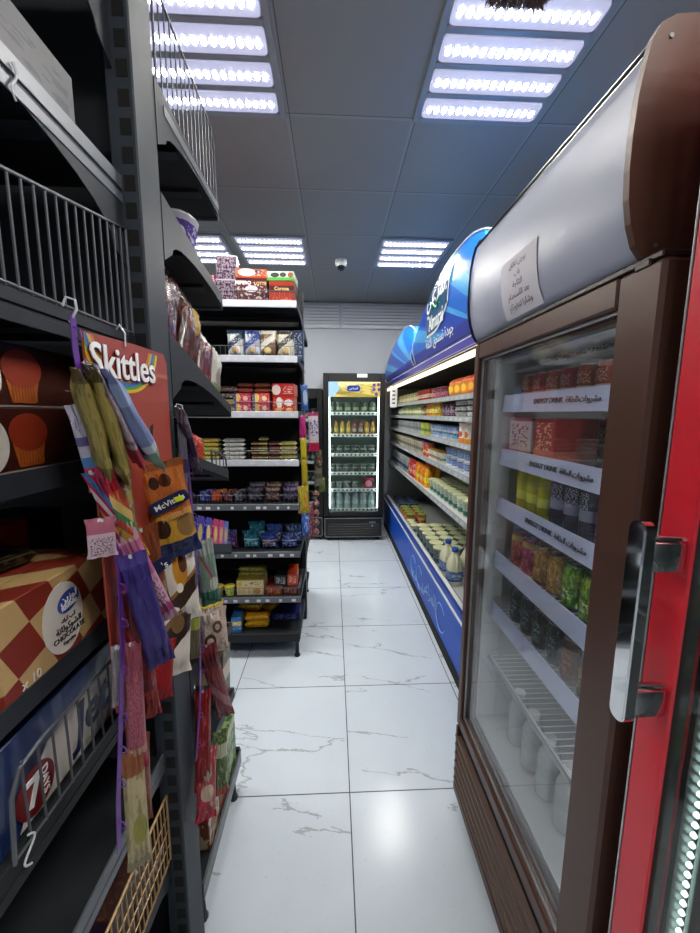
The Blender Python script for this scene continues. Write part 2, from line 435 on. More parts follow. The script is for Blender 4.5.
# ------------------------------------------------------------------ shelf unit helpers
def fence(m, pts_bot, pts_top, n, r=.0016, rb=.0024, ymid=True):
    """wire divider between a lower and an upper line"""
    a0, a1 = map(Vector, pts_bot); b0, b1 = map(Vector, pts_top)
    m.tube([a0, b0, b1, a1, a0], rb, 6)
    for k in range(1, n):
        f = k/n; m.tube([a0.lerp(a1, f), b0.lerp(b1, f)], r, 5)
def slots(m, x0, x1, y, z0, z1, pitch, hh, face='y', d=.0006, mi=0):
    k = 0
    while z0+k*pitch < z1:
        z = z0+k*pitch
        if face == 'y': m.box(x0, y-d, z, x1, y+.001, z+hh, 0, mi)
        else: m.box(y-.001, x0, z, y+d, x1, z+hh, 0, mi)
        k += 1
# near unit: post at its end, shelves towards the camera and away from it
XA = -.38
t = A = thing('gondola_shelf_unit', 'tall dark grey shelf unit at the left, nearest the camera, seen end on', 'shelf unit', (-.39, .865, 0), 'double-sided shelf units')
m = MB(); m.box(-.434, .83, .0, -.381, .925, 2.9, .003); m.build('post', K['post'], t)
po = KIDS[t.name][0]
m = MB(); slots(m, -.411, -.389, .83, .06, 2.88, .05, .030, 'y'); m.build('slot_row', K['hole'], po)
m = MB(); slots(m, -.411, -.389, .9255, .06, 2.88, .05, .030, 'y'); m.build('slot_row', K['hole'], po)
MB().box(-1.30, .860, .1, -.435, .875, 2.85).build('back_panel', K['slate_d'], t)
m = MB(); m.box(-1.34, .83, 0, -1.303, .925, 2.9, .003); m.build('post', K['post'], t)
XL = -1.30
def shelf_part(t, y_b, z_b, y_f, z_f, x0, x1, th=.028, lip=.03, m_s='slate_d', brackets=True, railm=None, arch=.13, side=1):
    """one shelf tray from the post (y_b,z_b) to its front (y_f,z_f); arched end plates carry it"""
    s = 1 if y_f > y_b else -1
    m = MB()
    m.prism([(y_b, z_b), (y_f, z_f), (y_f, z_f-th), (y_b, z_b-th*.3)], 'x', x0+.004, x1-.004)
    m.prism([(y_f, z_f+.004), (y_f+s*.012, z_f+.004), (y_f+s*.012, z_f-lip), (y_f, z_f-lip)], 'x', x0+.002, x1-.002)
    o = m.build('shelf', K[m_s], t)
    for k in range(2):
        mm = MB()
        ya, yb = y_f-s*(.10+.16*k), y_f-s*(.13+.16*k)
        def zz(y): return z_b+(z_f-z_b)*(y-y_b)/(y_f-y_b)
        mm.prism([(ya, zz(ya)-th*.8), (yb, zz(yb)-th*.8), (yb, zz(yb)-th*.8-.008), (ya, zz(ya)-th*.8-.008)], 'x', x0+.02, x1-.02)
        mm.build('rib', K['slate'], o)
    if brackets:
        for xx, nm in ((x1-.003, 'bracket'), (x0, 'bracket')):
            P = [(y_b, z_b+.012)]
            P += [(y_f, z_f+.010), (y_f+s*.004, z_f-.02)]
            N = 9
            for k in range(N+1):
                a = k/N*PI/2
                yy = y_f - (y_f-y_b)*(1.0-.1)*math.sin(a); zl = z_f-.022+(z_b-z_f)*(math.sin(a))
                P.append((yy, zl-(arch-.03)*(1-math.cos(a))))
            P.append((y_b, z_b-arch-.02))
            mm = MB(); mm.prism(P, 'x', xx, xx+.003)
            ob = mm.build(nm, K['slate'], t)
    return o
def side_fence(t, y0, z0, y1, z1, h, n, x=XA-.004, m_='wire', h1=None, rnd=True):
    m = MB(); h1 = h if h1 is None else h1
    y0, y1 = float(y0), float(y1)
    N = 6
    top = []
    for k in range(N+1):
        f = k/N; top.append((x, y0+(y1-y0)*f, z0+(z1-z0)*f+h+(h1-h)*f))
    # rounded far corner
    if rnd: top[-1] = (x, y1-(y1-y0)*.02, z1+h1-.035); top.insert(-1, (x, y1-(y1-y0)*.06, z1+h1-.008))
    m.tube([(x, y0, z0)]+top+[(x, y1, z1)], .003, 6)
    m.tube([(x, y0, z0+.004), (x, y1, z1+.004)], .0025, 6)
    for k in range(1, n):
        f = k/n; m.tube([(x, y0+(y1-y0)*f, z0+(z1-z0)*f), (x, y0+(y1-y0)*f, z0+(z1-z0)*f+h+(h1-h)*f-(.012 if f > .93 else 0))], .0019, 5)
    return m.build('wire_fence', K[m_], t)
YN = .835; YFN = .38; XN = -.418
# towards the camera
for (z, arch) in ((2.31, .12), (1.976, .14), (1.681, .11), (1.437, .04), (1.140, .04), (.938, .05), (.689, .05), (.397, .06)):
    shelf_part(t, YN, z, YFN, z, XL, XN, arch=arch)
for (z, m_) in ((1.976, 'rail_n'), (1.681, 'slate'), (.938, 'slate_d'), (.689, 'railg')):
    m = MB(); m.box(XN-.001, YFN, z-.013, XN+.003, YN-.005, z+.013, .001); m.box(XN-.001, YFN, z-.038, XN+.002, YN-.005, z-.020, .0008)
    m.build('edge_strip', K[m_], t)
side_fence(t, YN-.005, 1.686, YFN+.01, 1.686, .205, 20, x=XN+.003, h1=.115, rnd=False)
side_fence(t, YN-.02, .943, .43, .943, .125, 14, x=XN+.003)
gf = side_fence(t, YN-.01, .402, YFN+.01, .402, .185, 26, x=XN+.003, m_='wire_gold')
for q in (.05, .09, .13):
    MB().tube([(XN+.0035, YN-.01, .402+q), (XN+.0035, YFN+.01, .402+q)], .0017, 5).build('cross_wire', K['wire_gold'], gf)
m = MB(); m.box(XL, .30, .10, XA, YN, .14, .003); m.build('base_deck', K['slate_d'], t)
m = MB(); m.box(XL, .302, .01, XA-.02, .32, .10, .003); m.build('kick_plate', K['black'], t)
# away from the camera, tilted
YB = .925
for (zb, yf, zf, arch) in ((2.226, 1.37, 2.200, .10), (2.00, 1.372, 1.915, .11), (1.70, 1.43, 1.545, .12), (1.43, 1.36, 1.315, .04), (1.19, 1.36, 1.035, .04), (.84, 1.33, .735, .05), (.52, 1.32, .47, .04)):
    shelf_part(t, YB, zb, yf, zf, XL, XA, arch=arch)
    m = MB(); m.prism([(yf+.012, zf+.006), (yf+.017, zf+.006), (yf+.017, zf-.034), (yf+.012, zf-.034)], 'x', XL+.004, XA-.004); m.build('price_rail', K['railg'], t)
m = MB(); m.box(XA-.002, YB+.04, 2.19, XA+.002, 1.37, 2.212, .001); m.build('edge_strip', K['railg'], t)
side_fence(t, YB+.02, 2.23, 1.37, 2.205, .215, 14)
side_fence(t, 1.20, 1.36, 1.36, 1.32, .05, 4)
m = MB(); m.box(XL, YB, .12, XA, 1.36, .16, .004); m.box(XL, 1.355, .10, XA, 1.372, .185, .003); m.build('base_deck', K['slate_d'], t)
m = MB(); m.box(XA-.002, YB, .115, XA+.003, 1.37, .165, .002); m.box(XA-.003, YB, .168, XA+.005, 1.37, .176, .002); m.build('edge_strip', K['railg'], t)
for (yy) in (.96, 1.32):
    MB().lathe([(.016, 0), (.018, .006), (.012, .02), (.008, .12)], (XA-.02, yy, 0), 10).build('foot', K['black'], t)

# facing unit further down the aisle
XB = -.20; XBL = -1.5
t = Bn = thing('gondola_shelf_unit', 'dark shelf unit full of sweets whose shelves face the camera, left of the aisle', 'shelf unit', (-.66, 2.65, 0), 'double-sided shelf units')
for xx in (XB-.03, XBL):
    p = MB().box(xx, 2.63, 0, xx+.03, 2.71, 2.33, .003).build('post', K['slate_d'], t)
    m = MB(); slots(m, 2.65, 2.672, xx+.03, .2, 2.28, .06, .036, 'x'); m.build('slot_row', K['railg'], p)
MB().box(XBL+.03, 2.66, .1, XB-.031, 2.67, 2.3).build('back_panel', K['blackm'], t)
BZ = [2.135, 1.84, 1.53, 1.25, .985, .69, .40]
for i, z in enumerate(BZ):
    yf = 2.205; o = shelf_part(t, 2.63, z, yf, z, XBL+.03, XB, arch=.07, th=.02, lip=.01)
    m = MB(); m.box(XBL+.03, yf-.018, z-.03, XB, yf-.010, z+.008, .002); rl = m.build('price_rail', K['rail'] if i < 4 else K['railg'], t)
    rr = random.Random(i)
    for k in range(9):
        x = XB-.06-k*.068+rr.uniform(-.02, .01); MB().box(x, yf-.0188, z-.022, x+rr.uniform(.012, .028), yf-.0178, z-.006, 0).build('price_ticket', K['paper'], rl)
    # front wire fence
    if i in (0, 1, 2, 3, 4, 6):
        m = MB(); fh = .06; x0, x1 = XBL+.04, XB-.01; y = yf-.006
        m.tube([(x0, y, z+fh), (x1, y, z+fh)], .0018, 5)
        m.tube([(x1, y, z+fh), (x1, y+.3, z+fh)], .0018, 5)
        for k in range(44):
            x = x1-k*.028
            if x > x0: m.tube([(x, y, z+.004), (x, y, z+fh)], .0009, 4)
        m.build('wire_fence', K['wire'], t)
m = MB(); m.box(XBL, 2.19, .13, XB-.01, 2.63, .165, .004); m.box(XBL, 2.178, .112, XB-.01, 2.19, .172, .003); m.build('base_deck', K['slate_d'], t)
m = MB(); m.box(XB-.028, 2.19, .12, XB-.008, 2.9, .17, .003); m.build('edge_strip', K['slate'], t)
m = MB(); m.box(XBL, 2.71, .13, XB-.01, 3.12, .165, .004); m.build('base_deck', K['slate_d'], t)
for yy in (2.21, 3.08):
    MB().lathe([(.018, 0), (.02, .008), (.012, .02), (.012, .13)], (XB-.03, yy, 0), 10).build('foot', K['black'], t)
for z in (2.1, 1.7, 1.3, .9, .5):
    shelf_part(t, 2.71, z, 3.1, z-.02, XBL+.03, XB, arch=.07, th=.02)
# ------------------------------------------------------------------ open blue coolers along the right wall
CZ = [1.632, 1.504, 1.35, 1.17, .905]; CXS = .745; DECK = .365
def cooler(y0, y1, label, arch_y, arch_h, arch_b, near):
    t = thing('dairy_cooler', label, 'open cooler', (1.1, (y0+y1)/2, 0), None)
    XBK = 1.42
    m = MB(); m.box(.697, y0, .0, XBK+.05, y1, .075); m.build('plinth', K['blackm'], t)
    m = MB(); m.prism([(.70, .075), (.695, .30), (.70, .425), (.735, .44), (.748, .43), (.75, .35), (XBK, .35), (XBK, .075)], 'y', y0+.002, y1-.002); m.build('tub', K['blue'], t)
    m = MB(); m.tube([(.692, y0+.01, .40), (.692, y1-.01, .40)], .008, 8); m.build('bumper_rail', K['clear'], t)
    m = MB(); m.box(.698, y0+.002, .425, .715, y1-.002, .452, .005); m.build('bumper_rail', K['blue_d'], t)
    m = MB(); m.box(.716, y0+.002, .425, .748, y1-.002, .441, .002); m.build('tub_lip', K['deckw'], t)
    m = MB(); m.box(.748, y0+.002, .405, .758, y1-.002, .438, .002)
    k = y0+.1
    while k < y1-.05: m.box(.7465, k, .413, .7485, k+.02, .432, 0); k += .12
    m.build('air_grille', K['steel'], t)
    MB().box(.758, y0+.03, DECK-.01, XBK-.01, y1-.03, DECK, .002).build('deck', K['deckw'], t)
    MB().box(XBK, y0, .05, XBK+.05, y1, 1.93).build('back_panel', K['steel'], t)
    for yy in ((y0,) if near else (y1-.03,)):
        MB().prism([(.715, .43), (.80, 1.0), (.74, 1.77), (.70, 1.93), (XBK, 1.93), (XBK, .36)], 'y', yy, yy+.03).build('end_panel', K['steel'], t)
    m = MB(); m.prism([(.705, 1.85), (.68, 1.93), (XBK+.05, 1.97), (XBK+.05, 1.85)], 'y', y0, y1); m.build('canopy', K['slate'], t)
    m = MB(); m.box(.680, y0+.002, 1.855, .699, y1-.002, 1.925, .003); f = m.build('canopy_fascia', K['fascia'], t)
    m = MB(); m.prism([(.710, 1.850), (.707, 1.822), (.714, 1.814), (.728, 1.822), (.732, 1.850)], 'y', y0+.01, y1-.01); m.build('light_strip', K['warm_led'], t)
    for z in CZ:
        m = MB(); m.box(CXS+.01, y0+.0, z-.018, XBK-.02, y1-.0, z, .001); sh = m.build('shelf', K['white'], t)
        m = MB(); m.prism([(CXS-.002, z-.022), (CXS+.004, z+.010), (CXS+.010, z+.010), (CXS+.010, z-.022)], 'y', y0, y1); rl = m.build('price_rail', K['railc'], sh)
        rr = random.Random(int(z*1000)); k = max(y0+.05, 2.05)
        while k < y1-.1:
            w = rr.uniform(.03, .06); zc = z-.018
            MB().prism([(CXS-.0020, zc), (CXS+.0030, zc+.022), (CXS+.0045, zc+.022), (CXS-.0005, zc)], 'y', k, k+w).build('price_ticket', K['ticket'], rl); k += w+rr.uniform(.02, .09)
    # arched header sign
    m = MB(); N, Q = 28, 12; vs = []; fs = []
    ya, yb, zb = arch_y[0], arch_y[1], 1.935
    def ztop(u): return zb+arch_b+arch_h*(1-abs(u)**2.6)
    def X(v): return .69-.03*math.sin(PI*min(1, v*1.1))+.05*max(0, v-.6)**2/.16
    for j in range(N+1):
        u = -1+2*j/N; y = ya+(yb-ya)*j/N; zt = ztop(u)
        for q in range(Q+1):
            v = q/Q; vs.append((X(v), y, zb+(zt-zb)*v))
        for q in range(Q+1):
            v = 1-q/Q; vs.append((X(v)+.30*(1-.25*v), y, zb+(zt-zb)*v-.0))
    W = 2*(Q+1)
    for j in range(N):
        for q in range(W): fs.append([j*W+q, j*W+(q+1) % W, (j+1)*W+(q+1) % W, (j+1)*W+q])
    fs.append(list(range(W))[::-1]); fs.append([N*W+q for q in range(W)])
    b = bmesh.new(); bv = [b.verts.new(v) for v in vs]
    for f in fs: b.faces.new([bv[i] for i in f])
    bmesh.ops.recalc_face_normals(b, faces=b.faces[:])
    m.bm(b, 0, True); hd = m.build('header_sign', K['rays'], t)
    m = MB()
    rim = [(X(1)-.002, ya+(yb-ya)*j/N, ztop(-1+2*j/N)+.001) for j in range(N+1)]
    m.tube([(X(0)-.003, ya, zb)]+[(X(q/6)-.003, ya, zb+(ztop(1)-zb)*q/6) for q in range(1, 6)]+rim+[(X(q/6)-.003, yb, zb+(ztop(1)-zb)*q/6) for q in range(5, 0, -1)]+[(X(0)-.003, yb, zb)], .005, 6)
    m.build('header_trim', K['clear'], hd)
    if near:
        # badge follows the bulge of the sign; reader stands in the aisle, so x of the text runs towards -y
        yc, zc = 2.47, 2.225
        def on(d):
            def fn(x, y, z):
                yy = yc-x; zz = zc+y; u = -1+2*(yy-ya)/(yb-ya); v = (zz-zb)/(ztop(u)-zb)
                return (X(v)-d-z, yy, zz)
            return fn
        def patch(w, h, d, matn, name, rad=.04, lowcurve=0):
            mm = MB(); g = 10; vv = []; ff = []
            for i in range(g+1):
                for j in range(g+1):
                    a = -w/2+w*i/g; bb = -h/2+h*j/g
                    if lowcurve and j < 3: bb += (3-j)/3*lowcurve*(max(0, i/g-.35)**2)*2.2
                    vv.append(on(d)(a, bb, 0))
            for i in range(g):
                for j in range(g): ff.append([i*(g+1)+j, (i+1)*(g+1)+j, (i+1)*(g+1)+j+1, i*(g+1)+j+1])
            mm.add(vv, ff, 0, True); return mm.build(name, matn, hd)
        patch(.50, .345, .006, K['whiteink'], 'badge_border', lowcurve=.12)
        patch(.475, .320, .009, K['teal'], 'badge', lowcurve=.12)
        mm = MB(); mm.text(arab('المراعي'), (0, 0, 0), (1, 0, 0), (0, 1, 0), .19, fn=lambda x, y, z: on(.0105)(x*.82, y+.075, z), bold=.01)
        mm.text('Almarai', (0, 0, 0), (1, 0, 0), (0, 1, 0), .125, fn=lambda x, y, z: on(.0105)(x*.86, y-.105, z), bold=.012)
        mm.build('badge_lettering', K['whiteink'], hd)
        mm = MB()
        for s in range(2):
            mm.tube([on(.012)(-.10+.02*k, -.02+s*.02+.014*math.sin(k*.7+s), 0) for k in range(10)], .004, 4)
        mm.build('badge_leaf', K['green'], hd)
        mm = MB(); mm.text(arab('جودة تستحق الثقة'), (0, 0, 0), (1, 0, 0), (0, 1, 0), .085, fn=lambda x, y, z: on(.003)(x-.0, y-.213, z))
        mm.build('slogan_lettering', K['whiteink'], hd)
        # print on the blue front
        for yc2 in (1.62, 2.25, 2.85, 3.08):
            MB().tube([(.6945, yc2+.10*math.cos(a), .215+.09*math.sin(a)) for a in [k*PI/14-2.7 for k in range(24)]], .0035, 4).build('front_swirl', K['paleblue'], t)
        mm = MB()
        mm.text(arab('المراعي'), (.6945, 2.55, .24), (0, -1, 0), (0, 0, 1), .13); mm.build('front_lettering', K['paleblue'], t); mm = MB()
        mm.text(arab('جودة تستحق الثقة'), (.6945, 2.93, .16), (0, -1, 0), (0, 0, 1), .06)
        mm.build('front_lettering', K['paleblue'], t)
    return t
K['fascia'] = pack('canopy_print', '2c2a86', bands=[(.75, .84, 'b6b8d8'), (.1, .16, '8a8cc0')], scrib=[(.2, .7, 60, '9a8fc4', 0, 1)], rough=.25)
K['ticket'] = mat('price_ticket', 'b9bcc0', .6, var=.5, vs=90)
K['teal'] = mat('teal_badge', '0f4f7c', .25, coat=.4)
K['green'] = mat('green_print', '3aa05c', .4)
K['paleblue'] = mat('pale_blue_print', '8fb4ea', .4)
cooler(1.36, 3.216, 'blue open dairy cooler with big arched header, beyond the brown fridge', (1.62, 3.18), .27, .285, True)
cooler(3.22, 4.97, 'farther blue open cooler with small arched header, beside the black display fridge', (3.25, 4.92), .28, .18, False)
t = thing('paper_tag', 'white paper price tag hanging at far end of the cooler row', 'paper tag', (.66, 4.34, 1.60))
m = MB(); m.box(.655, 4.34, 1.60, .735, 4.342, 1.84, .0005); m.build('sheet', K['whiteink'], t)
m = MB()
for k in range(4): m.box(.68, 4.3385, 1.64+k*.045, .71, 4.3399, 1.655+k*.045)
m.build('print', K['ink'], KIDS[t.name][0])

# ------------------------------------------------------------------ brown glass-door fridge
BY0, BY1 = .55, 1.285; FX = .48
t = thing('glass_door_fridge', 'large brown glass-door drinks fridge with white header, right foreground', 'fridge', (.80, .92, 0), None)
m = MB()
XR = 1.12
m.box(.53, BY1-.04, .03, XR, BY1, 1.76, .004); m.box(.53, BY0, .03, XR, BY0+.04, 1.76, .004); m.box(XR-.04, BY0+.04, .03, XR, BY1-.04, 1.76, .004)
m.box(.53, BY0+.04, .03, XR-.04, BY1-.04, .40, .004); m.box(.53, BY0+.04, 1.70, XR-.04, BY1-.04, 1.76, .004)
m.build('body', K['brown'], t)
m = MB(); m.box(.535, BY1-.048, .40, XR-.05, BY1-.041, 1.70); m.box(.535, BY0+.041, .40, XR-.05, BY0+.048, 1.70); m.box(XR-.05, BY0+.05, .40, XR-.041, BY1-.05, 1.70)
m.box(.535, BY0+.048, 1.69, XR-.05, BY1-.048, 1.699); m.box(.535, BY0+.048, .401, XR-.05, BY1-.048, .41)
m.build('liner', K['liner'] if 'liner' in K else K['white'], t)
# door
fr = MB(); zt, zb = 1.755, .345; d0, d1 = .478, .522; w = .035
fr.box(d0, BY1-w, zb, d1, BY1, zt, .004); fr.box(d0, BY0+.005, zb, d1, BY0+.095, zt, .006)
fr.box(d0, BY0+.095, zb, d1, BY1-w, zb+.045, .004); fr.box(d0, BY0+.095, zt-.05, d1, BY1-w, zt, .004)
door = fr.build('door', K['brown'], t)
m = MB(); m.box(.497, BY0+.094, zb+.044, .503, BY1-w+.001, zt-.049); m.build('door_glass', K['glass'], door)
m = MB()
a, b = BY0+.094, BY1-w; c, d = zb+.044, zt-.05
for (y0, z0, y1, z1) in ((a, c, a+.006, d), (b-.006, c, b, d), (a, c, b, c+.006), (a, d-.006, b, d)): m.box(.49, y0, z0, .4965, y1, z1, .001)
m.build('glazing_bead', K['silver'], door)
m = MB(); m.box(.4755, BY0+.03, zt-.006, .50, BY0+.06, zt+.006, .002); m.build('hinge', K['brown_d'], door)
# kick grille
m = MB(); m.box(.475, BY0+.002, .05, .53, BY1-.002, .085, .003)
for k in range(6):
    z = .100+k*.037; m.prism([(.474, z), (.474, z+.009), (.492, z+.013), (.492, z+.004)], 'y', BY0+.01, BY1-.004)
m.box(.476, BY1-.016, .05, .53, BY1-.002, .335, .002); m.box(.476, BY0+.002, .05, .53, BY0+.014, .335, .002)
kg = m.build('kick_grille', K['brown'], t)
MB().box(.496, BY0+.014, .085, .528, BY1-.016, .335).build('grille_backing', K['blackm'], kg)
for yy in (BY0+.06, BY1-.06):
    for xx in (.57, XR-.06): MB().lathe([(.018, 0), (.02, .01), (.01, .014), (.01, .035)], (xx, yy, 0), 10).build('foot', K['black'], t)
# header
HY0 = .597
prof = [(.487, 1.765), (.478, 1.768), (.468, 1.785), (.457, 1.815), (.450, 1.85), (.447, 1.89), (.447, 1.94), (.450, 1.99), (.456, 2.03), (.463, 2.058), (.474, 2.078), (.495, 2.089), (.53, 2.092)]
body = prof+[(.82, 2.092), (.82, 1.765)]
m = MB(); m.prism([(x+.004, z) for x, z in body], 'y', HY0+.012, BY1-.006, smooth=True); hd = m.build('header', K['header'], t)
m = MB()
pp = [(x-.004 if z > 1.77 else x, z+(.004 if z > 2.05 else 0)) for x, z in body]
m.prism(pp, 'y', HY0, HY0+.012); m.build('header_end_cap', K['brown'], t)
m = MB()
m.tube([(x-.001, BY1-.004, z) for x, z in prof], .004, 6); m.tube([(.4645, HY0+.012, 2.062), (.4645, BY1-.004, 2.062)], .0035, 6)
m.build('header_trim', K['black'], hd)
m = MB(); m.box(.478, BY0+.01, 1.756, .53, BY1-.01, 1.766, .002); m.build('header_sill', K['brown_d'], t)
m = MB()
for (x, z) in ((.475, 2.065), (.485, 1.785)): m.lathe([(.0032, 0), (.0026, .0015)], (x+.01, HY0-.0015, z), 10, axis='y')
m.build('screw', K['steel'], t)
# paper notice taped on the header, following its curve
def hx(z):
    for (x0, z0), (x1, z1) in zip(prof, prof[1:]):
        if z0 <= z <= z1 and z1 > z0: return x0+(x1-x0)*(z-z0)/(z1-z0)
    return .48
NY, NZ = .956, 1.846
note = thing('paper_notice', 'paper notice with handwritten lines taped on the white fridge header', 'notice', (.445, NY, NZ))
def nf(x, y, z, d=.0006): zz = NZ+y; return (hx(zz)+.003-d-z, NY-x, zz)
m = MB(); g = 8; vv = [nf(-.089+.178*i/g, -.070+.14*j/g, 0) for i in range(g+1) for j in range(g+1)]+[nf(-.089+.178*i/g, -.070+.14*j/g, .0006) for i in range(g+1) for j in range(g+1)]
q = (g+1)**2; ff = []
for i in range(g):
    for j in range(g):
        a = i*(g+1)+j; ff += [[a, a+g+1, a+g+2, a+1][::-1], [q+a, q+a+g+1, q+a+g+2, q+a+1]]
for i in range(g):
    ff += [[i, i+1, q+i+1, q+i], [g*(g+1)+i, q+g*(g+1)+i, q+g*(g+1)+i+1, g*(g+1)+i+1], [i*(g+1), q+i*(g+1), q+(i+1)*(g+1), (i+1)*(g+1)], [i*(g+1)+g, (i+1)*(g+1)+g, q+(i+1)*(g+1)+g, q+i*(g+1)+g]]
m.add(vv, ff, 0, True); sh = m.build('sheet', K['paper'], note)
m = MB()
for k, s in enumerate(('يرجى اغلاق', 'باب', 'الثلاجة', 'بعد الاستخدام', 'وشكرا لتعاونكم')):
    m.text(arab(s), (0, 0, 0), (1, 0, 0), (0, 1, 0), .019, fn=lambda x, y, z, k=k: nf(x*1.0, y+.05-k*.024, z, .0014), th=.0001)
m.build('handwriting', K['ink'], sh)
# interior shelves
FZ = [1.562, 1.388, 1.222, 1.032, .845, .655]
FY0, FY1 = BY0+.05, BY1-.05
for i, z in enumerate(FZ+[1.665]):
    m = MB(); xf = .60 if z > 1.6 else .565
    y = FY0+.004
    for xx in (xf+.012, .75, .88, 1.05): m.tube([(xx, FY0+.003, z-.003), (xx, FY1-.003, z-.003)], .003, 5)
    while y < FY1: m.tube([(xf+.008, y, z), (1.055, y, z)], .0016, 4); y += .021
    sh = m.build('wire_shelf', K['white'], t)
    if i < 5:
        m = MB(); m.prism([(xf-.006, z-.028), (xf, z+.026), (xf+.004, z+.026), (xf, z-.028)], 'y', FY0+.002, FY1-.002); rl = m.build('price_rail', K['railblue'] if 'railblue' in K else K['rail'], sh)
        if i in (0, 1, 2):
            m = MB(); m.text('ENERGY DRINK  '+arab('مشروبات الطاقة'), (xf-.0045, .905, z), (0, -1, 0), (.11, 0, 1), .019, bold=.012); m.build('rail_lettering', K['ink'], rl)
    else:
        m = MB(); m.tube([(xf, FY0+.003, z), (xf, FY1-.003, z)], .006, 6); m.build('shelf_edge', K['silver'], sh)
for yy in (FY0-.001, FY1-.003):
    m = MB()
    for xx in (.60, 1.0): m.box(xx, yy, .42, xx+.02, yy+.004, 1.69)
    m.build('shelf_track', K['silver'], t)
m = MB(); m.box(.528, FY0+.001, .45, .545, FY0+.012, 1.66, .003); m.build('light_strip', K['fridge_led'], t)

# ------------------------------------------------------------------ red fridge at the right edge
t = thing('glass_door_fridge', 'red-framed glass-door fridge with chrome handle, cut off at the right edge', 'fridge', (.80, .13, 0), None)
RY0, RY1 = -.26, .515
m = MB(); m.box(.53, RY1-.035, .03, 1.12, RY1, 2.12, .004); m.box(.53, RY0, .03, 1.12, RY0+.035, 2.12, .004); m.box(1.08, RY0+.035, .03, 1.12, RY1-.035, 2.12, .004)
m.box(.53, RY0+.035, .03, 1.08, RY1-.035, .2, .004); m.box(.53, RY0+.035, 2.06, 1.08, RY1-.035, 2.12, .004); m.build('body', K['red'], t)
m = MB(); m.box(.533, RY1-.044, .2, 1.07, RY1-.036, 2.06); m.box(.533, RY0+.036, .2, 1.07, RY0+.044, 2.06); m.box(1.07, RY0+.04, .2, 1.079, RY1-.04, 2.06); m.build('liner', K['steel'], t)
fr = MB(); d0, d1 = .478, .484
fr.box(d0, RY1-.058, .12, d1, RY1-.004, 2.1, .004); fr.box(d0, RY0+.004, .12, d1, RY0+.058, 2.1, .004); fr.box(d0, RY0+.058, .12, d1, RY1-.058, .19, .004); fr.box(d0, RY0+.058, 2.03, d1, RY1-.058, 2.1, .004)
door = fr.build('door', K['red'], t)
m = MB(); m.box(.477, RY1-.004, .12, .524, RY1-.001, 2.1, .001); m.build('door_edge', K['silver'], door)
m = MB(); m.box(.486, RY0+.01, .13, .522, RY0+.04, 2.09); m.box(.486, RY1-.04, .13, .522, RY1-.01, 2.09); m.box(.486, RY0+.04, .13, .522, RY1-.04, .16); m.box(.486, RY0+.04, 2.06, .522, RY1-.04, 2.09); m.build('inner_frame', K['steel'], door)
m = MB(); m.box(.4845, RY0+.02, .14, .4858, RY1-.02, 2.08); m.build('door_glass', K['glass2'], door)
# frosted sleeve of the vertical diode tube
m = MB(); m.box(.560, RY1-.052, .22, .566, RY1-.046, 2.0, .002)
m.build('light_sleeve', K['sleeve'] if 'sleeve' in K else K['clear'], t)
m = MB(); z = .24
while z < 1.98: m.lathe([(.0015, RY1-.052), (.004, RY1-.051), (.005, RY1-.0465)][::-1], (.552, 0, z), 8, axis='y'); z += .018
m.build('diode_row', K['led_soft'], t)
m = MB(); m.box(.49, RY0, .03, .53, RY1, .115, .004); m.build('kick_plate', K['black'], t)
for z in (.42, .80, 1.15, 1.5, 1.8):
    m = MB(); y = RY0+.05
    while y < RY1-.08: m.tube([(.60, y, z), (1.06, y, z)], .0018, 4); y += .025
    m.tube([(.60, RY0+.046, z-.004), (.60, RY1-.046, z-.004)], .004, 6); m.tube([(1.0, RY0+.046, z-.004), (1.0, RY1-.046, z-.004)], .004, 6)
    m.build('wire_shelf', K['steel'], t)
# handle: rounded flat chrome bar on two brackets
hy, hz0, hz1 = .475, 1.085, 1.385
h = MB(); P = []
w = .0145
for k in range(13): a = PI*k/12; P.append((hy+w*math.cos(a), hz1-w+w*math.sin(a)))
for k in range(13): a = PI+PI*k/12; P.append((hy+w*math.cos(a), hz0+w+w*math.sin(a)))
b = bmesh.new()
n = len(P); bv = [b.verts.new((.412, y, z)) for y, z in P]+[b.verts.new((.430, y, z)) for y, z in P]
b.faces.new(bv[:n][::-1]); b.faces.new(bv[n:])
for i in range(n): b.faces.new([bv[i], bv[(i+1) % n], bv[n+(i+1) % n], bv[n+i]])
bmesh.ops.recalc_face_normals(b, faces=b.faces[:]); bmesh.ops.bevel(b, geom=[e for e in b.edges if abs(e.verts[0].co.x-e.verts[1].co.x) < 1e-6], offset=.002, segments=2, affect='EDGES')
h.bm(b); hb = h.build('handle', K['chrome'], door)
for z in (1.335, 1.115):
    m = MB(); m.box(.429, hy-.011, z-.021, .478, hy+.013, z+.021, .004, seg=2); m.tube([(.43, hy+.003, z+.024), (.479, hy-.004, z+.024)], .004, 8)
    m.build('handle_bracket', K['chrome'], hb)

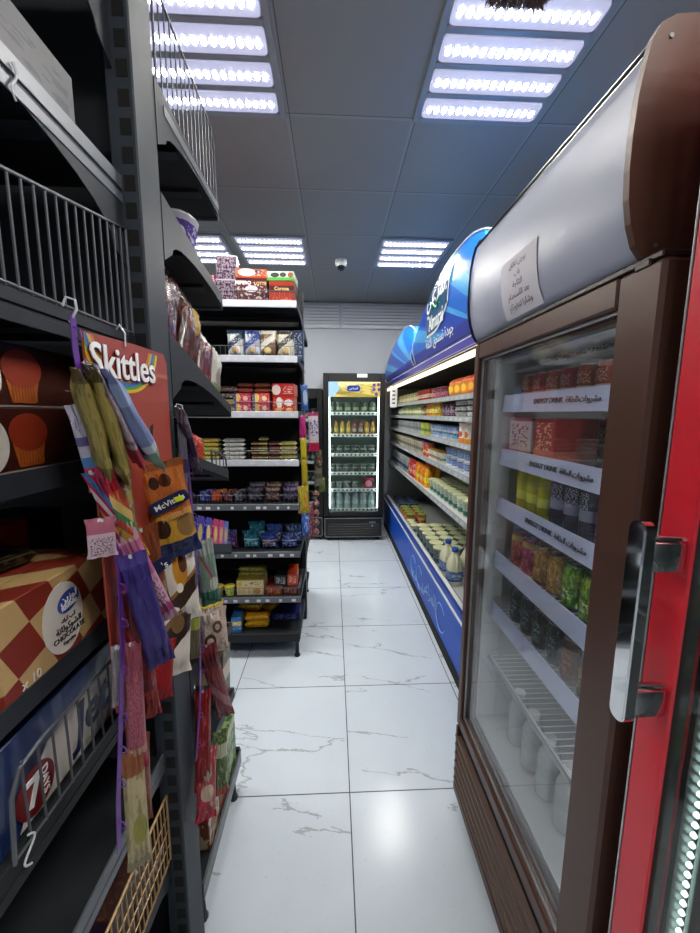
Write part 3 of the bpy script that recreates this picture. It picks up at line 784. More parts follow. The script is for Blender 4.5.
# ------------------------------------------------------------------ black display fridge at the end of the aisle
def bfridge(x0, x1, y0, y1, zt, label, full):
    t = thing('display_fridge', label, 'fridge', ((x0+x1)/2, (y0+y1)/2, 0), None)
    m = MB(); m.box(x0, y0+.05, .04, x0+.04, y1, zt, .004); m.box(x1-.04, y0+.05, .04, x1, y1, zt, .004); m.box(x0+.04, y1-.04, .04, x1-.04, y1, zt); m.box(x0+.04, y0+.05, zt-.05, x1-.04, y1-.04, zt); m.box(x0+.04, y0+.05, .04, x1-.04, y1-.04, .33)
    m.build('body', K['black'], t)
    MB().box(x0+.041, y1-.05, .33, x1-.041, y1-.041, zt-.05).build('liner', K['liner2'], t)
    for yy in (x0+.05, x1-.05): MB().box(yy-.015, y0+.06, 0, yy+.015, y0+.09, .045, .004).build('foot', K['black'], t)
    d = MB(); zb = .31; a, b_ = x0+.065, x1-.065; ztp = zt-.115
    d.box(x0, y0, zb, a, y0+.045, zt, .005); d.box(b_, y0, zb, x1, y0+.045, zt, .005); d.box(a, y0, zb, b_, y0+.045, zb+.055, .004); d.box(a, y0, ztp, b_, y0+.045, zt, .004)
    dr = d.build('door', K['black'], t)
    MB().box(a-.001, y0+.018, zb+.054, b_+.001, y0+.024, ztp+.001).build('door_glass', K['glass2'], dr)
    m = MB(); m.box(x0+.01, y0+.005, .05, x1-.01, y0+.05, .285, .006)
    for k in range(5): m.prism([(y0-.001, .085+k*.03), (y0+.006, .10+k*.03), (y0+.006, .082+k*.03)], 'x', x0+.05, x1-.05)
    kg = m.build('kick_grille', K['black'], t)
    m = MB()
    for (p, q, r, s) in ((x0+.01, .28, x1-.01, .285), (x0+.01, .05, x1-.01, .055), (x0+.01, .05, x0+.014, .285), (x1-.014, .05, x1-.01, .285)): m.box(p, y0+.001, q, r, y0+.0048, s)
    m.build('grille_rim', K['silver'], kg)
    return t, dr, kg, a, b_, ztp
t, dr, kg, a, b_, ztp = bfridge(-.112, .600, 4.36, 4.97, 1.982, 'black glass-door display fridge lit inside, at the end of the aisle', True)
m = MB(); m.box(a-.005, 4.353, 1.715, b_+.005, 4.3595, 1.885, .001); sg = m.build('header_sign', K['goldsign'], dr)
m = MB(); m.prism([(a-.004, 1.716), (a+.05, 1.716), (a+.12, 1.80), (a+.10, 1.884), (a-.004, 1.884)], 'y', 4.3515, 4.353); m.build('sign_swirl', K['paleblue'], sg)
m = MB(); m.disc((.235, 4.3525, 1.81), (1, 0, 0), (0, 0, 1), .075, .035, .001, sup=4); m.build('sign_badge', K['blue_d'], sg)
m = MB(); m.text(arab('المراعي'), (.235, 4.3512, 1.812), (1, 0, 0), (0, 0, 1), .035); m.build('sign_lettering', K['whiteink'], sg)
m = MB()
for i, (dx, dz, c) in enumerate(((.03, .05, 0), (.08, .055, 0), (.03, 0, 0), (.085, 0, 0), (.055, -.05, 0))): m.disc((b_-.115+dx+.02, 4.352, 1.80+dz), (1, 0, 0), (0, 0, 1), .018, .020, .001, 14)
m.build('sign_picture', K['purple'], sg)
m = MB(); m.box(.275, 4.352, 1.935, .39, 4.3595, 1.975, .001); m.build('sticker', K['whiteink'], dr)
m = MB(); m.text('mini', (.47, 4.3605, .235), (1, 0, 0), (0, 0, 1), .045); m.box(.46, 4.3605, .185, .48, 4.3645, .195); m.build('badge', K['silver'], kg)
for xx in (a-.005, b_-.011):
    m = MB(); m.box(xx, 4.408, .40, xx+.016, 4.42, ztp-.005, .003); m.build('light_strip', K['white_led'], t)
DZ = [1.53, 1.275, 1.045, .82, .618, .375]
for i, z in enumerate(DZ):
    m = MB(); m.box(-.07, 4.44, z-.006, .558, 4.91, z, .001); sh = m.build('shelf', K['white'], t)
    m = MB(); m.box(-.07, 4.432, z-.022, .558, 4.44, z+.016, .001); rl = m.build('price_rail', K['whiteink'], sh)
    m = MB()
    for k in range(12): m.box(-.045+k*.05, 4.4308, z-.014, -.045+k*.05+.024, 4.4322, z+.004)
    m.build('price_ticket', K['ink'], rl)
t, dr, kg, a, b_, ztp = bfridge(-.78, -.122, 4.40, 4.97, 1.81, 'dark black fridge half hidden behind the sweets shelf unit', False)
for i, z in enumerate((1.45, 1.2, .95, .7, .45)):
    m = MB(); m.box(-.738, 4.48, z-.006, -.164, 4.91, z); sh = m.build('shelf', K['steel'], t)
    m = MB(); m.box(-.738, 4.472, z-.02, -.164, 4.48, z+.016); m.build('price_rail', K['rail'], sh)
# ------------------------------------------------------------------ product prototypes (unlinked; every one in the scene is a copy)
def root(name): 
    o = bpy.data.objects.new(name, None); o.empty_display_size = .03; OFF[o.name] = Vector(); return o
def cup(name, r0, r1, h, m_body, m_lid, rim=.0015):
    """tapered tub with rolled rim and a peel lid"""
    o = MB().lathe([(r0*.9, 0), (r0, .002), (r1, h*.93), (r1+rim*1.6, h*.95), (r1+rim*1.6, h*.975)], n=14).build(name, m_body, link=False); OFF[o.name] = Vector()
    l = MB(); l.lathe([(r1+rim*2, h*.975), (r1+rim*2, h), (r1*.9, h*1.004), (r1*.88, h*.992), (r1*.3, h*.995)], n=14); l.prism([(r1+rim, -.006), (r1+.010, -.003), (r1+.010, .003), (r1+rim, .006)], 'z', h*.98, h*.99)
    l.build('lid', m_lid, o, link=False)
    return o
def can(name, r, h, m_body, m_top):
    o = MB().lathe([(r*.78, 0), (r*.93, .004), (r, .012), (r, h-.016), (r*.85, h-.003), (r*.86, h)], n=16, cap=True).build(name, m_body, link=False); OFF[o.name] = Vector()
    l = MB(); l.lathe([(r*.87, h-.001), (r*.88, h+.002), (r*.82, h+.002), (r*.79, h-.0005), (r*.2, h-.0005)], n=16); l.box(-.006, -.012, h+.0005, .006, .008, h+.002, .001)
    l.build('can_end', m_top, o, link=False); return o
def bottle(name, r, h, m_body, m_cap, neck=.35, label_m=None, nr=.42):
    hb = h*(1-neck)
    o = MB().lathe([(r*.85, 0), (r*.97, .004), (r, .012), (r, hb*.92), (r*.93, hb*1.0), (r*.62, hb+(h-hb)*.45), (r*nr, hb+(h-hb)*.75), (r*nr, h*.965)], n=16).build(name, m_body, link=False); OFF[o.name] = Vector()
    MB().lathe([(r*nr*1.15, h*.92), (r*nr*1.2, h*.925), (r*nr*1.2, h*.995), (r*nr*1.05, h)], n=14).build('cap', m_cap, o, link=False)
    if label_m: MB().lathe([(r*1.012, hb*.25), (r*1.012, hb*.75)], n=16, cap=False).build('label_sleeve', label_m, o, link=False)
    return o
def jug(name, m_body, m_cap, m_lab):
    o = MB(); w = .052
    def sq(r, z, n=20):
        P = []
        for k in range(n):
            a = 2*PI*k/n; c, s_ = math.cos(a), math.sin(a); P.append((r*math.copysign(abs(c)**.6, c), r*math.copysign(abs(s_)**.6, s_), z))
        return P
    rings = [sq(w*.9, 0), sq(w, .006), sq(w, .13), sq(w*.93, .15), sq(w*.55, .195), sq(w*.36, .215), sq(w*.34, .235)]
    n = 20; vs = [p for r_ in rings for p in r_]; fs = [[i*n+k, i*n+(k+1) % n, (i+1)*n+(k+1) % n, (i+1)*n+k] for i in range(len(rings)-1) for k in range(n)]
    o.add(vs, fs, 0, True); o.add(rings[0], [list(range(n))[::-1]]); o.add(rings[-1], [list(range(n))])
    j = o.build(name, m_body, link=False); OFF[j.name] = Vector()
    MB().tube([(w*.3, 0, .205), (w*.75, 0, .20), (w*1.08, 0, .165), (w*1.1, 0, .12), (w*.95, 0, .10)], .008, 8).build('handle', m_body, j, link=False)
    MB().lathe([(w*.42, .228), (w*.44, .232), (w*.44, .252), (w*.38, .256)], n=16).build('cap', m_cap, j, link=False)
    l = MB(); a1 = sq(w*1.012, .03); a2 = sq(w*1.012, .10); l.add(a1+a2, [[k, (k+1) % n, n+(k+1) % n, n+k] for k in range(n)], 0, True); l.build('label_sleeve', m_lab, j, link=False)
    return j
def carton(name, w, d, h, m, flap=True, bev=.0015, lip=0):
    """folded card box: seams and overlapping end flaps stand off the faces"""
    b = MB().box(-w/2, -d/2, 0, w/2, d/2, h, bev)
    if flap:
        b.box(-w/2-.0008, -d/2+.002, h*.02, -w/2, d/2-.002, h*.62, .0003); b.box(w/2, -d/2+.002, h*.02, w/2+.0008, d/2-.002, h*.62, .0003)
        b.box(-w/2+.003, -d*.1, h, w/2-.003, d/2-.002, h+.0009, .0003)
    if lip: b.box(-w/2, -d/2-.001, 0, w/2, -d/2, h+lip, .0005)
    o = b.build(name, m, link=False); OFF[o.name] = Vector(); return o
def tray(name, w, d, h, m_tray, item, nx, ny, sx, sy, zoff=.004):
    pass
def pouch_mb(w, h, d, seed=0, crimp=.05, top=None, lean=0.0, twist=0.0, puff=.55, gusset=0.0):
    """filled film bag standing from z=0 to h, front towards -y, crimped at both ends, with folds"""
    rr = random.Random(seed); nx, nz = 12, 18; ph = [rr.uniform(0, 6.28) for _ in range(8)]
    m = MB(); vs = []
    for side in (-1, 1):
        for j in range(nz+1):
            v = j/nz
            for i in range(nx+1):
                u = -1+2*i/nx
                bx = max(0, 1-abs(u)**2.6)**.6; bz = max(0, min(1, (v-crimp)/.22, (1-crimp-v)/.26)); bz = math.sin(bz*PI/2)**.8 if bz > 0 else 0
                t = d/2*bx*bz
                wr = 1+.10*math.sin(ph[0]+5*u+7*v)+.10*math.sin(ph[1]+11*v-4*u*side)+.07*math.sin(ph[2]+17*u+3*v)
                fold = .006*math.sin(u*14+ph[3])*max(0, 1-abs(v-.86)/.16)*(d/.04)+.006*math.sin(u*13+ph[4])*max(0, 1-abs(v-.12)/.14)*(d/.04)
                x = u*w/2*(1-.10*math.sin(bz*PI/2)*(1 if abs(u) > .0 else 0))
                y = side*(t*wr+.0006)+fold+lean*v*v*d+.0022*math.sin(u*30)*(1 if (v < crimp or v > 1-crimp) else 0)
                z = v*h
                vs.append((x, y, z))
    q = (nx+1)*(nz+1); fs = []
    for j in range(nz):
        for i in range(nx):
            a = j*(nx+1)+i; fs.append([a, a+1, a+nx+2, a+nx+1]); fs.append([q+a, q+a+nx+1, q+a+nx+2, q+a+1])
    for j in range(nz):
        a = j*(nx+1); fs.append([a, a+nx+1, q+a+nx+1, q+a]); a += nx; fs.append([a, q+a, q+a+nx+1, a+nx+1])
    for i in range(nx): fs.append([i, q+i, q+i+1, i+1]); a = nz*(nx+1)+i; fs.append([a, a+1, q+a+1, q+a])
    m.add(vs, fs, 0, True); return m
def pouch(name, w, h, d, m, seed=0, **kw):
    o = pouch_mb(w, h, d, seed, **kw).build(name, m, link=False); OFF[o.name] = Vector(); return o
def bar(name, w, d, h, m, seed=0):
    """flow-wrapped bar lying flat, finned ends left and right"""
    b = MB(); n = 10; rings = []
    for i in range(n+1):
        u = -1+2*i/n; f = min(1, (1-abs(u))/.14); f = .12+.88*math.sin(f*PI/2)
        ring = []
        for k in range(10):
            a = 2*PI*k/10; c, s_ = math.cos(a), math.sin(a)
            ring.append((u*w/2, d/2*(.9 if f > .5 else 1)*math.copysign(abs(c)**.6, c), h/2+h/2*f*math.copysign(abs(s_)**.6, s_)))
        rings.append(ring)
    vs = [p for r_ in rings for p in r_]; fs = [[i*10+k, (i+1)*10+k, (i+1)*10+(k+1) % 10, i*10+(k+1) % 10] for i in range(n) for k in range(10)]+[list(range(10)), [n*10+k for k in range(10)][::-1]]
    b.add(vs, fs, 0, True); o = b.build(name, m, link=False); OFF[o.name] = Vector(); return o
NITEM = [0]
def row(proto, pts, rz, label, group, cat, jit=.0, ordinal=True, rot=None):
    """copies of one kind; small sets get their place in the label"""
    n = len(pts); rr = random.Random(n*7+len(label)); pts = sorted(pts, key=lambda p: p[0]/p[1])
    for i, p in enumerate(pts):
        lb = label
        if ordinal and 2 <= n <= 5: lb = ORD[n][i]+' '+label
        put(proto, p, rz+rr.uniform(-jit, jit), lb, group if n > 1 else None, cat, rot=rot); NITEM[0] += 1
# ================================================================== goods in the blue coolers (fronts face -x, so rz = -90 deg)
RZX = -PI/2
cream = mat('cream_lid', 'd9dcae', .35); whitep = mat('white_plastic', 'd8d8d4', .35); blk = mat('black_plastic', '202126', .4)
blulid = mat('blue_lid', '2456b0', .35); orl = mat('orange_lid', 'e07a1c', .4); redl = mat('red_lid', 'b02a22', .4); greyl = mat('grey_lid', '9aa19c', .4)
grnl = mat('lime_lid', 'b4cf58', .4); alu = mat('can_aluminium', 'b5b7ba', .25, .9)
def crow(proto, y0, y1, pitch, z, x, label, group, cat, layers=1, lh=0, rows=1, rp=0, jit=.06):
    for r_ in range(rows):
        for l in range(layers):
            pts = []; y = y1
            y = y0+pitch/2
            while y < y1: pts.append((x+r_*rp, y, z+.0008+l*lh)); y += pitch
            pts = pts[::-1]
            ext = ''
            if rows > 1: ext += ', '+['front', 'second', 'third', 'back'][r_]+' row'
            if layers > 1: ext += ', '+(['lower', 'upper'] if layers == 2 else ['bottom', 'middle', 'top'] if layers == 3 else ['bottom', 'second', 'third', 'top'])[l]+' layer'
            row(proto, pts, RZX, label+ext, group, cat, jit=jit)
# --- shelf 1 (top)
z = CZ[0]
p = pouch('cheese_bag', .13, .125, .06, pack('amber_bag', 'd07d20', bands=[(.72, 1.0, 'd24a1c'), (.0, .16, 'c8421a')], dots=[(.5, .45, .3, .2, 'e9b23c')], speck=(14, 'b85a14', .6), rough=.3), 3)
crow(p, 2.12, 2.62, .125, z, .825, 'amber cheese bag near the front of the top cooler shelf', 'amber bags on the top cooler shelf', 'food bag')
p = cup('dessert_cup', .030, .037, .085, pack('maroon_cup', '7d2438', bands=[(.3, .6, 'c86a86')], rough=.35), mat('pink_foil', 'c98a9c', .3, .4))
crow(p, 2.64, 3.0, .08, z, .80, 'maroon dessert cup with pink lid on the top cooler shelf', 'maroon cups on the top cooler shelf', 'dessert cup', layers=1)
p = cup('jam_jar', .030, .032, .095, pack('red_jar', '8e2620', bands=[(.3, .62, 'd8c8b0')], scrib=[(.3, .62, 30, '702020')], rough=.2), mat('gold_lid', 'a8842c', .3, .6))
crow(p, 3.02, 3.5, .074, z, .80, 'red jar with gold lid on the top cooler shelf', 'red jars on the top cooler shelf', 'jar', rows=2, rp=.08)
p = cup('spread_jar', .030, .034, .09, pack('olive_jar', '7f7a3c', bands=[(.25, .6, 'b8b48c')], rough=.3), greyl)
crow(p, 3.51, 4.9, .095, z, .80, 'olive coloured jar toward the far end of the top cooler shelf', 'olive jars on the top cooler shelf', 'jar')
# --- shelf 2
z = CZ[1]
p = cup('cheese_tub', .045, .052, .032, pack('white_black_tub', 'd6d6d2', bands=[(.0, .35, '3a3a3e')], scrib=[(.35, .9, 20, '4c4c54')]), whitep)
crow(p, 2.12, 2.42, .108, z, .835, 'white cheese tub with dark print, near end of second cooler shelf', 'white tubs stacked on the second cooler shelf', 'cheese tub', layers=3, lh=.0338)
p = cup('dessert_cup', .036, .044, .088, pack('purple_cup', '4a2846', bands=[(.35, .6, '8a6a8e')]), mat('violet_foil', '6c4a72', .3, .4))
crow(p, 2.44, 2.72, .09, z, .82, 'purple dessert cup beside the white tubs on the second cooler shelf', 'purple cups on the second cooler shelf', 'dessert cup')
p = cup('honey_jar', .036, .036, .105, pack('honey_jar_print', 'c58a14', bands=[(.3, .6, 'dfcf6a')], rough=.15), mat('yellow_lid', 'cdb42c', .4))
crow(p, 2.74, 3.12, .082, z, .81, 'yellow honey jar in the middle of the second cooler shelf', 'yellow jars on the second cooler shelf', 'jar', rows=2, rp=.085)
p = cup('sauce_jar', .032, .032, .09, pack('brown_jar', '5c3420', bands=[(.3, .55, 'b08a60')], rough=.2), redl)
crow(p, 3.14, 3.34, .08, z, .81, 'brown sauce jar past the yellow jars on second cooler shelf', 'brown jars on the second cooler shelf', 'jar')
p = cup('pickle_jar', .034, .034, .1, pack('green_jar', '7f9450', bands=[(.3, .55, 'ccd2a0')], rough=.2), grnl)
crow(p, 3.36, 4.3, .083, z, .81, 'pale green jar on the far half of the second cooler shelf', 'green jars on the second cooler shelf', 'jar')
p = cup('spread_jar', .034, .034, .085, pack('grey_jar', '6c7068', bands=[(.3, .55, 'aab0aa')], rough=.3), greyl)
crow(p, 4.32, 4.9, .085, z, .81, 'grey jar at the far end of the second cooler shelf', 'grey jars on the second cooler shelf', 'jar')
# --- shelf 3
z = CZ[2]
p = cup('cheese_jar', .04, .04, .125, pack('orange_white_jar', 'd8d4cc', bands=[(.0, .25, 'dd7a1c')], dots=[(.5, .45, .3, .16, 'd04a1c')]), orl)
crow(p, 2.13, 2.36, .10, z, .815, 'white cheese jar with orange lid on third cooler shelf', 'orange-lidded jars on the third cooler shelf', 'jar')
p = cup('cheese_tub', .046, .052, .046, pack('blue_white_tub', '2d68a8', bands=[(.0, .4, 'b4c2d0')], scrib=[(.4, .9, 22, 'd8e2ea')]), mat('pale_foil', '9cb2c8', .3, .4))
crow(p, 2.38, 3.02, .108, z, .83, 'blue and white cheese tub on the third cooler shelf', 'blue tubs stacked on the third cooler shelf', 'cheese tub', layers=2, lh=.048)
p = cup('butter_tub', .04, .046, .10, pack('yellow_green_tub', 'b9b83c', bands=[(.3, .55, '5c8a3a')]), grnl)
crow(p, 3.04, 3.32, .10, z, .82, 'yellow-green tub beside the blue tubs on third cooler shelf', 'yellow-green tubs on the third cooler shelf', 'tub')
p = cup('yoghurt_tub', .042, .05, .10, pack('white_grey_tub', 'a4a8a4', bands=[(.3, .6, '6c7078')], scrib=[(.6, .95, 18, '505660')]), whitep)
crow(p, 3.34, 4.9, .112, z, .82, 'white and grey tub on the far half of the third cooler shelf', 'white and grey tubs on the third cooler shelf', 'tub')
# --- shelf 4
z = CZ[3]
p = cup('yoghurt_tub', .048, .056, .062, pack('deep_blue_tub', '22489a', bands=[(.05, .3, 'd0d6dc')], scrib=[(.35, .9, 16, 'c8d4e6')]), whitep)
crow(p, 2.14, 2.62, .118, z, .84, 'deep blue yoghurt tub on the fourth cooler shelf', 'deep blue tubs stacked on the fourth cooler shelf', 'yoghurt tub', layers=2, lh=.0645)
p = cup('yoghurt_cup', .03, .037, .075, pack('white_green_cup', 'd2d4c8', bands=[(.25, .5, '5aa060')], dots=[(.5, .4, .2, .2, 'c8402a')]), mat('orange_foil', 'e0a84c', .3, .3))
crow(p, 2.64, 3.02, .082, z, .81, 'small white yoghurt cup with orange lid on fourth cooler shelf', 'small white cups on the fourth cooler shelf', 'yoghurt cup', rows=2, rp=.085)
p = cup('dessert_tub', .04, .044, .12, pack('red_tub', 'b42a1e', bands=[(.3, .45, 'e0c060')]), blulid)
crow(p, 3.04, 3.22, .092, z, .815, 'red tub with blue lid on the fourth cooler shelf', 'red tubs on the fourth cooler shelf', 'tub')
p = cup('yoghurt_tub', .036, .044, .11, pack('beige_tub', 'aaa58e', bands=[(.3, .55, '6e6a58')]), mat('beige_lid', 'c4bfa4', .4))
crow(p, 3.24, 3.50, .095, z, .815, 'beige tub beyond the red tubs, fourth cooler shelf', 'beige tubs on the fourth cooler shelf', 'tub')
crow(p, 3.53, 4.9, .1, z, .815, 'beige tub in the far cooler, fourth shelf', 'beige tubs in the far cooler', 'tub')
# --- shelf 5
z = CZ[4]
p = cup('labneh_tub', .038, .045, .10, pack('green_white_tub', 'bfc6b4', bands=[(.12, .42, '2f6a5c')], scrib=[(.45, .9, 16, '3a6a58')]), cream)
crow(p, 2.14, 3.06, .098, z, .83, 'cream-lidded tub on fifth cooler shelf', 'cream-lidded tubs on the fifth cooler shelf', 'yoghurt tub', rows=3, rp=.10, jit=.2)
p = bottle('juice_bottle', .034, .17, pack('orange_juice', 'df8c12', bands=[(.25, .5, 'e8c83c')], rough=.15), orl, neck=.25, nr=.5)
crow(p, 3.08, 3.50, .075, z, .81, 'orange juice bottle on the fifth cooler shelf', 'orange juice bottles on the fifth cooler shelf', 'bottle', rows=2, rp=.08)
p2 = bottle('juice_bottle', .034, .17, pack('red_juice', 'b4201a', bands=[(.25, .5, 'd86a50')], rough=.15), redl, neck=.25, nr=.5)
crow(p2, 3.53, 3.85, .075, z, .81, 'red juice bottle on the fifth cooler shelf, past the orange ones', 'red juice bottles on the fifth cooler shelf', 'bottle', rows=1)
p = bottle('laban_bottle', .036, .16, pack('grey_bottle', '7e858a', bands=[(.25, .5, '3c4860')], rough=.25), greyl, neck=.3, nr=.45)
crow(p, 3.87, 4.9, .085, z, .81, 'grey bottle at the far end of the fifth cooler shelf', 'grey bottles on the fifth cooler shelf', 'bottle')
# --- deck
z = DECK
pj = jug('milk_jug', mat('milk', 'd6d6b8', .3), blulid, pack('milk_label', '2c62a8', scrib=[(.2, .9, 14, 'd8e4ee', 0, 1)]))
for i, (x, y, l) in enumerate(((.835, 2.43, 'nearest milk jug with blue cap on the cooler deck'), (.84, 2.60, 'second milk jug with blue cap on the cooler deck, just behind the nearest'), (.95, 2.50, 'milk jug with blue cap in the second row of the cooler deck'))):
    put(pj, (x, y, z+.0008), RZX+.2*i, l, 'milk jugs on the cooler deck', 'milk jug', sc=1.0)
p = cup('yoghurt_tub', .046, .055, .13, pack('cream_green_tub', 'b9c4bc', bands=[(.1, .4, '3f7486')], scrib=[(.45, .9, 14, '2e5c6c')]), cream)
crow(p, 2.72, 3.44, .118, z, .835, 'tall cream-lidded yoghurt tub on the cooler deck', 'tall cream-lidded tubs on the cooler deck', 'yoghurt tub', rows=4, rp=.12, layers=1, jit=.3)
p2 = cup('yoghurt_cup', .03, .037, .07, pack('small_white_green_cup', 'c4ccc6', bands=[(.15, .5, '4a8292')]), cream)
crow(p2, 3.53, 3.75, .085, z, .80, 'small cup with cream lid in front of the red tubs on far deck', 'small cups on the far cooler deck', 'yoghurt cup')
p = cup('dessert_tub', .042, .048, .11, pack('red_yellow_tub', 'a82c20', bands=[(.5, .7, 'd8b040')]), mat('olive_lid', '8a9848', .4))
crow(p, 3.78, 4.25, .11, z, .82, 'red and yellow tub on the far cooler deck', 'red tubs on the far cooler deck', 'tub', rows=2, rp=.12)
p = cup('labneh_tub', .05, .058, .10, pack('dark_blue_tub', '2c3550', bands=[(.2, .5, '8a94a8')]), mat('dark_lid', '40506a', .4))
crow(p, 4.3, 4.80, .13, z, .84, 'dark blue tub at far end of the cooler deck', 'dark tubs on the far cooler deck', 'tub', rows=2, rp=.13)
p = cup('cheese_tub', .055, .065, .05, pack('lime_tub', 'b6c868'), grnl)
put(p, (.98, 3.60, z+.0008), RZX, 'wide tub with lime lid on the far cooler deck', None, 'tub')

# ================================================================== goods in the brown fridge (fronts face -x)
def frow(proto, ys, z, x, label, group, cat, rows=1, rp=.07, layers=1, lh=0):
    for r_ in range(rows):
        for l in range(layers):
            ext = (', '+['front', 'second', 'third'][r_]+' row' if rows > 1 else '')+(', '+['lower', 'upper'][l]+' layer' if layers > 1 else '')
            row(proto, [(x+r_*rp, y, z+.0025+l*lh) for y in ys], RZX, label+ext, group, cat, jit=.3)
mk = lambda nm, base, b=(), s=(), **k: can('drink_can', .0265, .135, pack(nm, base, bands=b, scrib=s, rough=.25, metal=.3, **k), alu)
mks = lambda nm, base, b=(), s=(), **k: can('drink_can', .032, .115, pack(nm, base, bands=b, scrib=s, rough=.25, metal=.3, **k), alu)
c_red = mk('red_can', '9e1a1c', [(.35, .42, 'd8c8c0')], [(.45, .75, 14, 'd8b8a8')])
c_bw = mk('black_white_can', '16161a', [(.92, .99, 'c8b43c')], [(.1, .85, 22, 'd8d8d8', 0, .5)])
c_gw = mk('silver_can', 'a4a6a8', [(.0, .1, '303238')], [(.2, .8, 12, '585c62')])
c_yel = mk('yellow_can', 'b9b414', [(.3, .5, 'dadc50')], [(.1, .3, 16, '686a10')])
c_dk = mk('dark_blue_can', '2a3048', [(.4, .6, '8a90a4')], [(.6, .9, 14, 'b0b8cc')])
c_vio = mk('violet_can', '3a2a66', [(.4, .6, '7a3a78')], [(.1, .35, 14, 'b8a8d0')])
c_pk = mks('pink_fruit_can', 'b83c4c', [(.75, .9, 'c8b05c')], speck=(9, 'd8788a', .55))
c_gr = mks('green_fruit_can', '3c6a1c', [(.0, .1, '1c2c10')], [(.25, .5, 9, 'c8d8a0')], speck=(8, '7ca02c', .52))
c_gld = mks('gold_fruit_can', '9a7a30', [(.0, .12, '4a3c18')], speck=(9, 'c8a860', .55))
c_brz = mks('bronze_can', '6e4a1e', [(.8, .95, '3a2410')], [(.2, .7, 8, 'c08a3c')])
c_blk = mks('dark_drink_can', '1c2026', [], [(.2, .7, 8, '7a8a8c')], speck=(6, '2c5a4c', .6))
z = 1.665
cs = carton('can_case', .12, .10, .055, pack('black_white_case', '202024', scrib=[(.05, .95, 14, 'c4c4c6', 0, 1)], speck=(18, '8a8a8c', .6)))
del cs
small_can = can('drink_can', .0265, .022, pack('small_tin', '26262a', speck=(10, 'b8b8ba', .52), rough=.3), alu)
frow(small_can, [.70+.06*k for k in range(8)], z, .65, 'flat black and white tin on the top fridge shelf', 'small tins on the top fridge shelf', 'tin', rows=2, rp=.065)
z = FZ[0]
c_short = can('drink_can', .030, .082, pack('short_red_can', 'a01c1e', bands=[(.3, .38, 'd8c0b0')], scrib=[(.45, .8, 12, 'd8a898')], rough=.25, metal=.3), alu)
frow(c_short, [.70+.068*k for k in range(8)], z, .625, 'short red drink can behind the first price rail', 'red cans on the upper fridge shelf', 'drink can', rows=2, rp=.075)
z = FZ[1]
frow(c_bw, [.76, .70], z, .615, 'black and white energy drink can with yellow rim', 'black and white cans', 'drink can')
frow(c_gw, [.82], z, .69, 'silver can behind the black and white cans', None, 'drink can')
frow(c_red, [.82+.06*k for k in range(4)], z, .76, 'tall red can at the back of the second railed shelf', 'tall red cans at the back', 'drink can')
mp = carton('can_multipack', .135, .12, .125, pack('white_pink_pack', 'c9b7b8', bands=[(.0, .2, 'b03038'), (.92, 1, 'c04850')], scrib=[(.3, .85, 9, '8a4a50')], rough=.3))
put(mp, (.64, 1.145, z+.003), RZX, 'white and red multipack of cans at the far end of the fridge shelf', None, 'multipack')
mp2 = carton('can_multipack', .10, .12, .125, pack('orange_red_pack', '9c3a24', bands=[(.1, .3, 'c87050')], scrib=[(.3, .9, 8, 'd8a080')], rough=.3))
put(mp2, (.64, 1.01, z+.003), RZX, 'orange-red carton beside the white multipack in the brown fridge', None, 'multipack')
z = FZ[2]
frow(c_yel, [1.14, 1.08, 1.02], z, .61, 'yellow energy drink can on the third railed shelf', 'yellow cans in the brown fridge', 'drink can', rows=2, rp=.06)
frow(c_dk, [.955, .895, .835], z, .61, 'dark blue energy drink can on the third railed shelf', 'dark blue cans in the brown fridge', 'drink can', rows=2, rp=.06)
frow(c_vio, [.775, .715], z, .61, 'violet energy drink can at the near end of the third railed shelf', 'violet cans in the brown fridge', 'drink can', rows=2, rp=.06)
z = FZ[3]
frow(c_pk, [1.16, 1.09], z, .62, 'pink fruit drink can on the fourth railed shelf', 'pink fruit cans', 'drink can', rows=2, rp=.072)
frow(c_gld, [1.02, .95], z, .62, 'golden fruit drink can on the fourth railed shelf', 'golden fruit cans', 'drink can', rows=1)
frow(c_gr, [.88, .81, .74], z, .62, 'green kiwi drink can on the fourth railed shelf', 'green fruit cans', 'drink can', rows=2, rp=.072)
z = FZ[4]
frow(c_blk, [1.14, 1.07, 1.0, .93], z, .62, 'dark drink can on the fifth railed shelf', 'dark cans in the brown fridge', 'drink can', rows=2, rp=.072)
frow(c_brz, [.86, .79, .72], z, .62, 'bronze drink can on the near half of the fifth railed shelf', 'bronze cans', 'drink can')
z = FZ[5]
gj = cup('juice_jar', .04, .042, .11, pack('yellow_jar', 'b9b27a', bands=[(.3, .6, 'd8d29c')], rough=.2), grnl)
frow(gj, [.86, .76], z, .80, 'yellow-green jar on the lowest wire fridge shelf', 'jars on the lowest fridge shelf', 'jar')
wb = bottle('water_bottle', .032, .19, pack('pale_bottle', 'a8aca8', bands=[(.4, .6, '9ca49c')], rough=.1), whitep, neck=.3)
frow(wb, [1.12, 1.03, .94, .85, .76], .41, .63, 'pale water bottle standing on the fridge floor', 'water bottles on the fridge floor', 'bottle')

